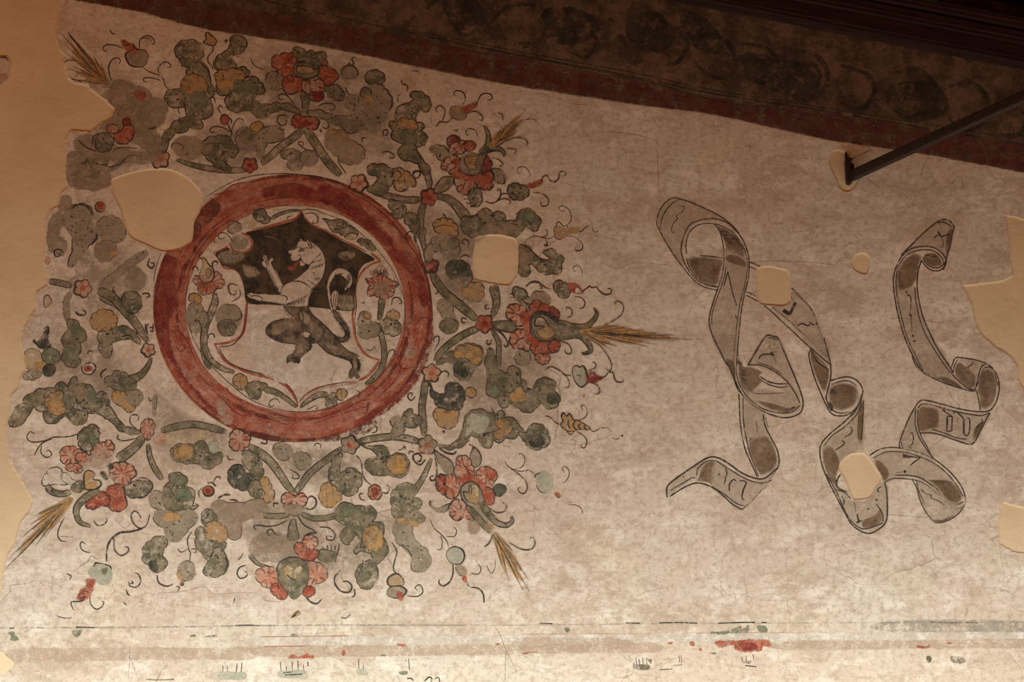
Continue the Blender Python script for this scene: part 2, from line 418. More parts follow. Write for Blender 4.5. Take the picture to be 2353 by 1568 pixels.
# ---------------------------------------------------------------- the wall and its repairs
def rough_edge(pts, amp=2.2, step=7.0, seed=1):
    """a torn plaster edge through the given photo points"""
    rnd = random.Random(seed); out = []
    n = len(pts)
    for i in range(n):
        a, b = pts[i], pts[(i + 1) % n]
        L = math.hypot(b[0] - a[0], b[1] - a[1]); k = max(1, int(L / step))
        for j in range(k):
            u = j / k; f = amp if j else amp * 0.3
            out.append((a[0] + (b[0] - a[0]) * u + rnd.uniform(-f, f) * 0.6, a[1] + (b[1] - a[1]) * u + rnd.uniform(-f, f) * 0.6))
    return out
def P2(s):
    v = [float(x) for x in s.split()]; return list(zip(v[0::2], v[1::2]))
WX0, WX1, WY0, WY1 = -700, 3060, -420, 2700      # how far the wall runs, in photo pixels
LEFT = P2("139 -60 139 0 140 23 131 59 129 84 138 115 153 130 147 145 153 158 156 179 176 191 204 196 225 217 245 230 264 251 258 270 230 286 209 304 163 300 151 321 151 352 153 370 150 400 156 428 139 449 133 474 115 485 106 507 106 558 101 597 111 635 110 655 84 671 83 712 69 729 55 759 50 790 55 823 60 848 46 874 41 894 27 907 24 935 23 961 14 981 18 1012 20 1050 38 1082 61 1123 77 1154 69 1174 48 1200 33 1253 15 1284 5 1332 2 1360 -8 1386 -60 1430 -90 1520 -60 1700")
REPAIRS = {  # name -> outline, depth in photo px, edge roughness, label
 'round': (P2("262 410 300 396 345 388 385 388 412 397 440 415 462 440 466 462 458 490 447 510 443 545 436 560 405 575 370 577 335 562 300 545 285 515 275 480 258 445 256 425"), "large round beige plaster repair cutting the upper left of the red painted ring"),
 'square': (P2("1094 547 1110 541 1138 539 1165 543 1189 556 1190 622 1182 642 1174 653 1158 656 1110 648 1088 638 1086 597 1091 564"), "squarish beige plaster repair set in the right side of the painted leaf wreath"),
 'strap': (P2("1741 616 1766 611 1795 617 1810 622 1817 642 1816 675 1817 693 1802 703 1775 702 1746 697 1737 670 1738 632"), "rounded square beige plaster repair over the strap of the left painted scroll"),
 'small': (P2("1955 603 1966 585 1986 581 1999 593 1996 623 1986 631 1963 621"), "smallest beige plaster repair, a bean-sized dab between the two painted scrolls"),
 'hexagon': (P2("1927 1070 1948 1047 1973 1041 1991 1047 2022 1090 2024 1108 2012 1124 1999 1144 1971 1149 1958 1144 1943 1106 1931 1088"), "six-sided beige plaster repair near the foot of the right painted scroll"),
 'anchor': (P2("1906 362 1915 346 1935 345 1955 362 1971 382 1976 405 1966 430 1948 441 1930 433 1917 405 1907 385"), "tall oval beige plaster repair around the iron anchor"),
 'edge_high': (P2("2310 495 2330 497 2353 503 2450 500 2450 960 2380 930 2353 899 2338 871 2338 843 2328 827 2310 812 2280 792 2251 766 2241 741 2231 697 2211 656 2305 645 2328 633 2323 613 2318 562"), "large ragged beige plaster repair at the right edge, beside the right painted scroll"),
 'edge_low': (P2("2297 1170 2305 1154 2353 1166 2450 1170 2450 1290 2353 1272 2325 1268 2295 1250 2293 1203"), "pale beige plaster repair low at the right edge, below the ragged one"),
 'corner': (P2("-80 1485 0 1496 15 1508 33 1523 23 1538 0 1550 -80 1570"), "small pale plaster repair at the lower left corner, level with the painted frieze"),
}
ISLAND = P2("-60 128 0 130 18 131 21 142 19 176 8 189 0 196 -60 210")
left_edge = rough_edge(LEFT, 2.4, 6, 3)
left_edge = [p for p in left_edge if p[1] < 1690 and p[1] > -55 or True]
def poly_mesh(name, loops, y, key, parent=None):
    s = Sheet(0); vs = [[Vector((p[0], p[1], 0)) for p in L] for L in loops]
    k = s.mi(key); flat = [p for L in loops for p in L]
    s.add(flat, [1.0] * len(flat), y)
    for t in tessellate_polygon(vs): s.f.append(tuple(t)); s.m.append(k)
    return s.build(name, parent)
hole_loops = {k: rough_edge(catmull(v[0], True, 4) if not k.startswith('edge') else v[0], 0.7 if not k.startswith('edge') else 1.6, 4.5, i + 11) for i, (k, v) in enumerate(REPAIRS.items())}
# painted plaster: outer border follows the torn left edge; the repairs are real holes in it
le = [p for p in rough_edge(LEFT, 2.4, 6, 3)][:-1]
k_last = max(i for i, p in enumerate(le) if p[1] < 1698)
# drop the closing run that rough_edge adds back to the start
cut = next(i for i, p in enumerate(le) if i > 50 and p[1] > 1660)
le = le[:cut + 1]
outer = [(le[0][0], WY0)] + le + [(le[-1][0], WY1), (WX1, WY1), (WX1, WY0)]
inner_holes = [L for k, L in hole_loops.items() if k not in ('corner',)]
wall = poly_mesh('wall_painted', [outer] + inner_holes, 0.0, 'wall'); tag(wall, None, None, kind='structure')
HOLES += [(L, bbox(L)) for k, L in hole_loops.items() if k != 'corner']
_l = le + [(-900, le[-1][1]), (-900, le[0][1])]; HOLES.append((_l, bbox(_l)))
# side walls of the plaster layer give the torn edge its thickness
DEEP = 0.0045
def rim(loop, closed, key, inward, depth=DEEP, wd=4.5):
    """sloped fillet from the face of the old plaster down to the repair behind it"""
    nn = normals(loop, closed); sgn = 1.0 if area2(loop) > 0 else -1.0
    sgn *= inward
    prof = [(0.0, 0.0), (0.18, 0.42), (0.5, 0.80), (1.0, 1.0)]
    rows = []
    for f, d in prof:
        rows.append([(p[0] + a[0] * sgn * f * wd, p[1] + a[1] * sgn * f * wd, depth * d) for p, a in zip(loop, nn)])
    return rows
def dish(name, loop, label, parent=None):
    s = Sheet(0); k = s.mi('repair')
    rows = rim(loop, True, 'repair', 1.0); n = len(loop)
    for r in rows:
        for p in r:
            q = at(p[0], p[1]); s.v.append((q.x, p[2], q.z)); s.cov.append(1.0)
    for a in range(len(rows) - 1):
        for i in range(n):
            j = (i + 1) % n; s.f.append((a * n + i, a * n + j, (a + 1) * n + j, (a + 1) * n + i)); s.m.append(k)
    last = rows[-1]; b = (len(rows) - 1) * n
    for t in tessellate_polygon([[Vector((p[0], p[1], 0)) for p in last]]): s.f.append(tuple(b + i for i in t)); s.m.append(k)
    o = s.build(name)
    for p_ in o.data.polygons: p_.use_smooth = False
    return tag(o, label, 'plaster repair')
for k, (pts, lab) in REPAIRS.items():
    if k == 'corner': continue
    dish('plaster_repair', hole_loops[k], lab)
_H = HOLES[:]; HOLES.clear()
# the small corner repair is a smooth dab over the old plaster
s = Sheet(0.002); cl = hole_loops['corner']; cl = [p for p in cl]
s.fill(cl, 'repair'); nnc = normals(cl, True); sg = 1 if area2(cl) > 0 else -1
o = s.build('plaster_repair'); 
me = o.data; bm = bmesh.new(); bm.from_mesh(me)
for v in bm.verts: v.co.y = -0.002
ext = bmesh.ops.extrude_edge_only(bm, edges=[e for e in bm.edges if e.is_boundary])
for v in [g for g in ext['geom'] if isinstance(g, bmesh.types.BMVert)]: v.co.y = 0.0
bm.to_mesh(me); bm.free()
tag(o, REPAIRS['corner'][1], 'plaster repair')
# big modern render to the left, lying behind the torn edge of the old plaster
s = Sheet(0); k = s.mi('repair'); rows = rim(le, False, 'repair', 1.0, DEEP, 5.0)
# make the slope run to the left
if sum(rows[-1][i][0] - rows[0][i][0] for i in range(len(le))) > 0: rows = [[(2 * a[0] - b[0], 2 * a[1] - b[1], b[2]) for a, b in zip(rows[0], r)] for r in rows]
n = len(le)
for r in rows:
    for p in r: q = at(p[0], p[1]); s.v.append((q.x, p[2], q.z)); s.cov.append(1.0)
for a in range(len(rows) - 1):
    for i in range(n - 1): s.f.append((a * n + i, a * n + i + 1, (a + 1) * n + i + 1, (a + 1) * n + i)); s.m.append(k)
last = [(p[0], p[1]) for p in rows[-1]]
isl = rough_edge(ISLAND, 1.3, 5, 40)
face = [(last[0][0], WY0)] + last + [(last[-1][0], WY1), (WX0, WY1), (WX0, WY0)]
b = len(s.v)
flat = face + isl
for p in flat: q = at(p[0], p[1]); s.v.append((q.x, DEEP, q.z)); s.cov.append(1.0)
for t in tessellate_polygon([[Vector((p[0], p[1], 0)) for p in L] for L in (face, isl)]): s.f.append(tuple(b + i for i in t)); s.m.append(k)
o = s.build('wall_left'); tag(o, None, None, kind='structure')
# surviving scrap of old painted plaster inside the modern render
s = Sheet(0); s.fill(isl, 'wall'); s.fill(P2("-60 168 0 170 14 168 19 178 8 190 0 196 -60 208"), 'p', 3); s.stroke(P2("0 132 12 132 19 140"), 3)
nz = len(s.v)
o = s.build('old_plaster_scrap'); tag(o, 'small scrap of old painted plaster left in the smooth render at the left edge', 'plaster')
me = o.data; bm = bmesh.new(); bm.from_mesh(me)
ext = bmesh.ops.extrude_edge_only(bm, edges=[e for e in bm.edges if e.is_boundary and all(v.index < len(isl) for v in e.verts)])
for v in [g for g in ext['geom'] if isinstance(g, bmesh.types.BMVert)]: v.co.y = DEEP
bm.to_mesh(me); bm.free()

HOLES += _H
# ---------------------------------------------------------------- wooden roof over the wall
wood = simple_mat('dark_roof_wood', (0.020, 0.009, 0.007), (0.040, 0.015, 0.010), (0.6, 9, 9), 6, 0.75, 0.5, 0.2)
wood2 = simple_mat('dark_board_wood', (0.011, 0.007, 0.006), (0.020, 0.010, 0.008), (9, 0.6, 9), 6, 0.8, 0.5, 0.2)
A_, B_ = at(1517, 0), at(2353, 163)
slope = math.atan2(B_.z - A_.z, B_.x - A_.x)
def roof_line(x): return A_.z + (x - A_.x) * math.tan(slope)
def box_obj(name, cx, cy, cz, lx, ly, lz, mat, parent=None, bev=0.006):
    me = bpy.data.meshes.new(name); bm = bmesh.new()
    bmesh.ops.create_cube(bm, size=1.0)
    for v in bm.verts: v.co = Vector((v.co.x * lx, v.co.y * ly, v.co.z * lz))
    bmesh.ops.bevel(bm, geom=bm.edges[:], offset=bev, segments=2, affect='EDGES')
    bm.to_mesh(me); bm.free(); me.materials.append(mat)
    o = bpy.data.objects.new(name, me); C.objects.link(o)
    o.rotation_euler = (0, -slope, 0)
    R = Matrix.Rotation(-slope, 3, 'Y')
    o.location = Vector((A_.x, 0, A_.z)) + R @ Vector((cx, cy, cz))
    if parent: o.parent = parent
    return o
roof = bpy.data.objects.new('timber_roof', None); C.objects.link(roof); tag(roof, 'dark reddish timber roof soffit with rafters above the painted wall', 'roof')
box_obj('wall_plate', 0.9, -0.055, 0.045, 7.2, 0.11, 0.09, wood, roof, 0.012)
box_obj('moulding', 0.9, -0.125, 0.105, 7.2, 0.05, 0.06, wood, roof, 0.014)
box_obj('moulding', 0.9, -0.16, 0.16, 7.2, 0.06, 0.05, wood, roof, 0.014)
for i in range(12):
    box_obj('rafter', -2.4 + i * 0.60, -1.15, 0.23, 0.10, 2.2, 0.14, wood2, roof, 0.008)
for yy in (-0.62, -1.2, -1.8, -2.2):
    box_obj('batten', 0.9, yy, 0.285, 7.2, 0.07, 0.05, wood, roof, 0.006)
for i in range(14):
    box_obj('roof_board', 0.9, -0.08 - i * 0.165, 0.335, 7.2, 0.155, 0.03, wood2, roof, 0.004)

# ---------------------------------------------------------------- iron tie bar, its anchor and the wire
iron = simple_mat('dark_iron', (0.016, 0.011, 0.008), (0.032, 0.018, 0.012), (1, 1, 1), 40, 0.62, 0.5, 0.4, 0.0)
rust = simple_mat('rusty_iron', (0.012, 0.009, 0.008), (0.030, 0.014, 0.009), (1, 1, 1), 60, 0.7, 0.7, 0.3, 0.0)
def bar_between(name, a, b, wd, ht, mat, parent):
    me = bpy.data.meshes.new(name); bm = bmesh.new(); bmesh.ops.create_cube(bm, size=1.0)
    L = (b - a).length
    for v in bm.verts: v.co = Vector((v.co.x * wd, v.co.y * ht, v.co.z * L))
    bmesh.ops.bevel(bm, geom=bm.edges[:], offset=min(wd, ht) * 0.12, segments=2, affect='EDGES')
    bm.to_mesh(me); bm.free(); me.materials.append(mat)
    o = bpy.data.objects.new(name, me); C.objects.link(o)
    z = (b - a).normalized(); x = z.cross(Vector((0, 0, 1))).normalized(); y = z.cross(x)
    M = Matrix((x, y, z)).transposed(); o.rotation_euler = M.to_euler(); o.location = (a + b) / 2
    o.parent = parent; return o
tie = bpy.data.objects.new('iron_tie_bar', None); C.objects.link(tie); tag(tie, 'dark square iron tie bar rising from the wall towards the upper right corner', 'tie bar')
pa = at(1955, 405, -0.012); pb = at(2353, 222, -0.9)
pb = pa + (pb - pa) * 1.55
bar_between('bar', pa, pb, 0.042, 0.042, iron, tie)
def prism(name, pts, y0, y1, mat, parent, bev=0.003):
    me = bpy.data.meshes.new(name); bm = bmesh.new()
    vs = [bm.verts.new((lambda q: (q.x, y0, q.z))(at(p[0], p[1]))) for p in pts]
    f = bm.faces.new(vs); r = bmesh.ops.extrude_face_region(bm, geom=[f])
    for v in [g for g in r['geom'] if isinstance(g, bmesh.types.BMVert)]: v.co.y = y1
    bmesh.ops.recalc_face_normals(bm, faces=bm.faces[:])
    bmesh.ops.bevel(bm, geom=bm.edges[:], offset=bev, segments=2, affect='EDGES')
    bm.to_mesh(me); bm.free(); me.materials.append(mat)
    o = bpy.data.objects.new(name, me); C.objects.link(o); o.parent = parent; return o
prism('anchor_plate', P2("1940 372 1946 369 1952 371 1953 398 1957 402 1957 422 1951 426 1944 424 1942 400"), 0.012, -0.05, rust, tie)
prism('wedge', P2("1950 383 1959 382 1960 393 1951 396"), -0.005, -0.04, rust, tie, 0.002)
prism('hook', P2("1941 352 1944 352 1946 366 1950 369 1958 366 1957 370 1951 374 1942 374"), 0.004, -0.02, rust, tie, 0.0012)
def tube(name, pts, r, mat, parent=None):
    me = bpy.data.meshes.new(name); vs = []; fs = []; m_ = 6
    for i, p in enumerate(pts):
        d = (pts[min(i + 1, len(pts) - 1)] - pts[max(i - 1, 0)]).normalized(); x = d.cross(Vector((0, 0.3, 1))).normalized(); y = d.cross(x)
        for k in range(m_): vs.append(p + x * r * math.cos(k * math.pi / 3) + y * r * math.sin(k * math.pi / 3))
    for i in range(len(pts) - 1):
        for k in range(m_): fs.append((i * m_ + k, i * m_ + (k + 1) % m_, (i + 1) * m_ + (k + 1) % m_, (i + 1) * m_ + k))
    me.from_pydata([tuple(v) for v in vs], [], fs); me.materials.append(mat)
    o = bpy.data.objects.new(name, me); C.objects.link(o)
    if parent: o.parent = parent
    return o
tube('wire', [at(1952, 370, -0.02), at(1975, 357, -0.03), at(2003, 343, -0.005)], 0.0011, rust, tie)

# ---------------------------------------------------------------- the painting: interpreter for the traced shapes
def run(src):
    T = {'ox': 0, 'oy': 0, 's': 1.0}; root = None; part = None; pk = 0; tbase = 0.0; ti = 0
    pname = plabel = None; held = None
    def flush():
        nonlocal part
        if part is not None and part.f:
            for sh in ([part] if pname in WHOLE else split_sheet(part)):
                o = sh.build(pname, root)
                if plabel: o['label'] = plabel
        part = None
    for ln in src.splitlines():
        ln = ln.strip()
        if not ln or ln[0] == '#': continue
        c = ln[0]; a = ln[1:].strip()
        if c == '@':
            v = a.split(); T = {'ox': float(v[0]), 'oy': float(v[1]), 's': float(v[2])}; continue
        if c == 'T':
            flush()
            if held is not None: part = held; pname = 'petal'; plabel = None; held = None; flush()
            v = [x.strip() for x in a.split('|')]
            root = bpy.data.objects.new(v[0], None); C.objects.link(root)
            tag(root, v[2], v[1], v[3] if len(v) > 3 else None); pk = 0; tbase = float(v[4]) if len(v) > 4 else 0.0004
            root['_pos'] = 0; del root['_pos']; continue
        if c == 'P' and a == 'vein' and held:   # ink veins belong to the petals
            flush(); part = held; pname = 'petal'; plabel = None; held = None; continue
        if c == 'P' and a == 'petal' and held: flush(); part = held; pname = 'petal'; plabel = None; held = None; continue
        if c == 'P' and pname == 'petal' and part is not None and a != 'petal': held = part; part = None
        if c == 'P' and a == 'petal' and pname == 'petal' and part is not None: continue
        if c == 'P':
            flush(); v = [x.strip() for x in a.split('|')]
            pname = v[0]; plabel = v[1] if len(v) > 1 and v[1] else None
            part = Sheet(tbase + (pk % 10) * 0.00008); pk += 1; continue
        v = a.split()
        def pts(i):
            q = [float(x) for x in v[i:]]
            return [(T['ox'] + x / T['s'], T['oy'] + y / T['s']) for x, y in zip(q[0::2], q[1::2])]
        s = T['s']
        if c == 'R':   # the broad ring
            n = 120; ou = []; inn = []; mid = []
            for i in range(n):
                u = 2 * math.pi * i / n; cu_, su = math.cos(u), math.sin(u)
                ou.append((672.5 + 320.5 * cu_, 708.5 + 308.5 * su)); inn.append((678 + 251 * cu_, 710 + 237 * su))
            part.mark(ou); z = level(ou, True); k = part.mi('r')
            P_, T_ = cut_fill(ou, [inn] + [h[0] for h in holes_near(ou)]); b0 = part.add(P_, [1] * len(P_), z)
            for t in T_: part.f.append(tuple(b0 + i for i in t)); part.m.append(k)
            def between(f): return [(a[0] + (b_[0] - a[0]) * f, a[1] + (b_[1] - a[1]) * f) for a, b_ in zip(ou, inn)]
            for f, wd, key in ((0.06, 9, 'm'), (0.34, 14, 'P'), (0.46, 10, 'P'), (0.72, 9, 'm'), (0.93, 8, 'P')):
                q = between(f); part.ribbon(q, [wd * (0.6 + 0.5 * math.sin(i * .21 + f * 9)) for i in range(n)], key, True)
            continue
        if c == 'f':   # soft-edged smooth fill
            q = catmull(pts(1), True, 5); xs = [p[0] for p in q]; ys = [p[1] for p in q]; mn = min(max(xs) - min(xs), max(ys) - min(ys))
            if v[0] in 'vtP': part.fill(q, v[0], 1.0, core={'v': 0.74, 't': 0.4, 'P': 0.6}[v[0]]); continue
            part.fill(q, v[0], min({'t': 45, 'v': 14, 'u': 9, 'B': 6, 'm': 6, 'P': 14, 'R': 10, 'D': 1.2, 'W': 1.2, 'K': 1.2}.get(v[0], 7.0), mn * 0.3))
        elif c == 'F': part.fill(pts(1), v[0], 1.5)
        elif c == 'o': # fill and outline, smooth
            p = catmull(pts(2), True, 5); part.fill(p, v[0], 0.8); q = pts(2)
            if float(v[1]): part.stroke(q, float(v[1]) / s, 'k', closed=True)
        elif c == 'b': # lobed leaf or petals: fill, scalloped outline and veins
            wd = float(v[1]) / s; q = pts(2); p = bumps(q, 0.20)
            part.fill(p, v[0], 3.0 if v[0] in 'hb' else 0.8)
            if wd:
                keep = 0.40 if v[0] in 'hb' else 0.86     # the outline survives only here and there
                n_ = len(p); i = 0; st = random.randrange(n_); p_ = p[st:] + p[:st] + [p[st]]
                while i < n_:
                    run_ = random.randint(max(4, n_ // 12), max(6, n_ // 4)); gap = int(run_ * (1 - keep) / keep)
                    if len(p_[i:i + run_ + 1]) > 2: part.stroke(p_[i:i + run_ + 1], wd * random.uniform(.85, 1.3), 'k', smooth=False)
                    i += run_ + gap
                cx = sum(x for x, y in q) / len(q); cy = sum(y for x, y in q) / len(q)
                for i, (x, y) in enumerate(q):
                    if i % 2 == 0 or v[0] in 'rpo':
                        f = random.uniform(0.16, 0.36); d = math.hypot(cx - x, cy - y); f = min(f, 9.0 / (d + 1))
                        mx, my = x + (cx - x) * f * 0.5 + random.uniform(-.6, .6), y + (cy - y) * f * 0.5
                        part.stroke([(x, y), (mx, my), (x + (cx - x) * f, y + (cy - y) * f)], wd * 0.7, 'k')
                if v[0] in 'rp':   # streaks of deeper and paler red running to the heart
                    for (x, y) in q:
                        for _ in range(2):
                            u0, u1 = random.uniform(.05, .3), random.uniform(.5, .8); x_, y_ = x + random.uniform(-4, 4), y + random.uniform(-4, 4)
                            part.stroke([(x_ + (cx - x_) * u0, y_ + (cy - y_) * u0), (x_ + (cx - x_) * (u0 + u1) / 2 + .5, y_ + (cy - y_) * (u0 + u1) / 2), (x_ + (cx - x_) * u1, y_ + (cy - y_) * u1)],
                                        random.uniform(2, 4), random.choice('RrPPr'))
                if v[0] in 'gGh':   # broken shading marks inside the leaf
                    bx = [x for x, y in q]; by = [y for x, y in q]
                    nmk = int((max(bx) - min(bx)) * (max(by) - min(by)) / (210 if v[0] != 'h' else 420))
                    for _ in range(nmk):
                        i = random.randrange(len(q)); f = random.uniform(0.2, 0.75)
                        x = q[i][0] + (cx - q[i][0]) * f + random.uniform(-4, 4); y = q[i][1] + (cy - q[i][1]) * f + random.uniform(-4, 4)
                        if not inside(x, y, q): continue
                        an = math.atan2(cy - y, cx - x) + random.uniform(-.5, .5); L = random.uniform(3, 9)
                        part.stroke([(x, y), (x + math.cos(an) * L * .5 + random.uniform(-1, 1), y + math.sin(an) * L * .5), (x + math.cos(an) * L, y + math.sin(an) * L)],
                                    random.uniform(1.4, 3.8), random.choice('kddGhqd'))
        elif c == 's': part.stroke(pts(1), float(v[0]) / s)
        elif c == 'S': part.stroke(pts(2), float(v[0]) / s, v[1])
        elif c == 'k': part.stroke(pts(1), float(v[0]) / s, 'k', taper=False, smooth=False)
        elif c == 'L': part.stroke(pts(2), float(v[0]) / s, v[1], taper=False)
        elif c == 'e': # key w cx cy rx ry
            kx, wd, cx, cy, rx, ry = v[0], float(v[1]), *[float(x) for x in v[2:6]]
            q = [(T['ox'] + (cx + rx * math.cos(u)) / s, T['oy'] + (cy + ry * math.sin(u)) / s) for u in [i * math.pi / 8 for i in range(16)]]
            part.fill(q, kx, 0.8)
            if wd: part.stroke(q, wd / s, 'k', closed=True)
        elif c == 'v': # stem: key w0 w1 pts
            q = catmull(pts(3), False, 5); n = len(q); w0, w1 = float(v[1]) / s, float(v[2]) / s
            ws = [(w0 + (w1 - w0) * i / (n - 1)) * min(1.0, 0.5 + 4.0 * min(i, n - 1 - i) / n) for i in range(n)]
            nn = normals(q, False)
            Lp = [(p[0] + m[0] * w_ / 2, p[1] + m[1] * w_ / 2) for p, m, w_ in zip(q, nn, ws)]
            Rp = [(p[0] - m[0] * w_ / 2, p[1] - m[1] * w_ / 2) for p, m, w_ in zip(q, nn, ws)]
            part.ribbon(q, ws, v[0])
            if v[0] != 'h': part.stroke(Lp, 8 / 3.92, 'k', smooth=False); part.stroke(Rp, 6 / 3.92, 'k', smooth=False)
            else: part.stroke(Lp[n // 3:], 5 / 3.92, 'k', smooth=False)
            for _ in range(max(1, n // 6)):
                i = random.randrange(n - 1); u = random.uniform(-.3, .3)
                x, y = q[i][0] + nn[i][0] * ws[i] * u, q[i][1] + nn[i][1] * ws[i] * u
                x2, y2 = q[i + 1][0] + nn[i + 1][0] * ws[i + 1] * u, q[i + 1][1] + nn[i + 1][1] * ws[i + 1] * u
                part.stroke([(x, y), ((x + x2) / 2, (y + y2) / 2), (x2, y2)], random.uniform(1, 2.2), random.choice('dkG'))
        elif c == 'n': # little knot flower: key cx cy r
            cx, cy, r = float(v[1]), float(v[2]), float(v[3]); r0 = random.random() * 6
            q = [(T['ox'] + (cx + r * .78 * math.cos(r0 + i * math.pi * 2 / 5)) / s, T['oy'] + (cy + r * .78 * math.sin(r0 + i * math.pi * 2 / 5)) / s) for i in range(5)]
            p = bumps(q, 0.42); part.fill(p, v[0], 0.8); part.stroke(p, 11 / 3.92, 'k', closed=True, smooth=False)
            part.fill([(T['ox'] + (cx + r * .3 * math.cos(u)) / s, T['oy'] + (cy + r * .26 * math.sin(u)) / s) for u in [i * math.pi / 5 for i in range(10)]], 'r' if v[0] != 'r' else 'R', 2)
            for (x, y) in q:
                X, Y = T['ox'] + cx / s, T['oy'] + cy / s
                part.stroke([(x + (X - x) * .1, y + (Y - y) * .1), (x + (X - x) * .45, y + (Y - y) * .5)], 1.8, 'k')
        elif c == 'w': # ear of straw: base x y, then tips
            q = pts(0); bx, by = q[0]
            for tx, ty in q[1:] * 2:
                ox, oy = bx + random.uniform(-5, 5), by + random.uniform(-5, 5)
                mx, my = (ox + tx) / 2 + random.uniform(-2, 2), (oy + ty) / 2 + random.uniform(-2, 2)
                part.stroke([(ox, oy), (mx, my), (ox + (tx - ox) * .8, oy + (ty - oy) * .8)], random.uniform(5.5, 8.5), 'o')
            for tx, ty in q[1:]:
                for rep in range(1):
                    ox, oy = bx + random.uniform(-7, 7), by + random.uniform(-7, 7); f0 = random.uniform(0.05, 0.45)
                    ex, ey = tx + random.uniform(-3, 3) * rep, ty + random.uniform(-3, 3) * rep
                    part.stroke([(ox + (ex - ox) * f0, oy + (ey - oy) * f0), (ox + (ex - ox) * (.5 + f0 / 2), oy + (ey - oy) * (.5 + f0 / 2) + random.uniform(-1, 1)), (ex, ey)], random.uniform(0.8, 1.5), 'k')
        elif c == 'H': # hatching: n len wid angle jitter, box x0 y0 x1 y1
            n_, L, wd, an, x0, y0, x1, y1 = [float(x) for x in v]
            for i in range(int(n_)):
                u = (i + random.random() * .6) / n_
                x, y = T['ox'] + (x0 + (x1 - x0) * u) / s, T['oy'] + (y0 + (y1 - y0) * u) / s
                aa = math.radians(an + random.uniform(-9, 9)); l = L / s * random.uniform(.7, 1.15)
                part.stroke([(x, y), (x + math.cos(aa) * l / 2 + .3, y + math.sin(aa) * l / 2), (x + math.cos(aa) * l, y + math.sin(aa) * l)], wd * 0.62 / s, 'k')
        else: raise ValueError(ln)
    flush()
    if held is not None: part = held; pname = 'petal'; plabel = None; flush()

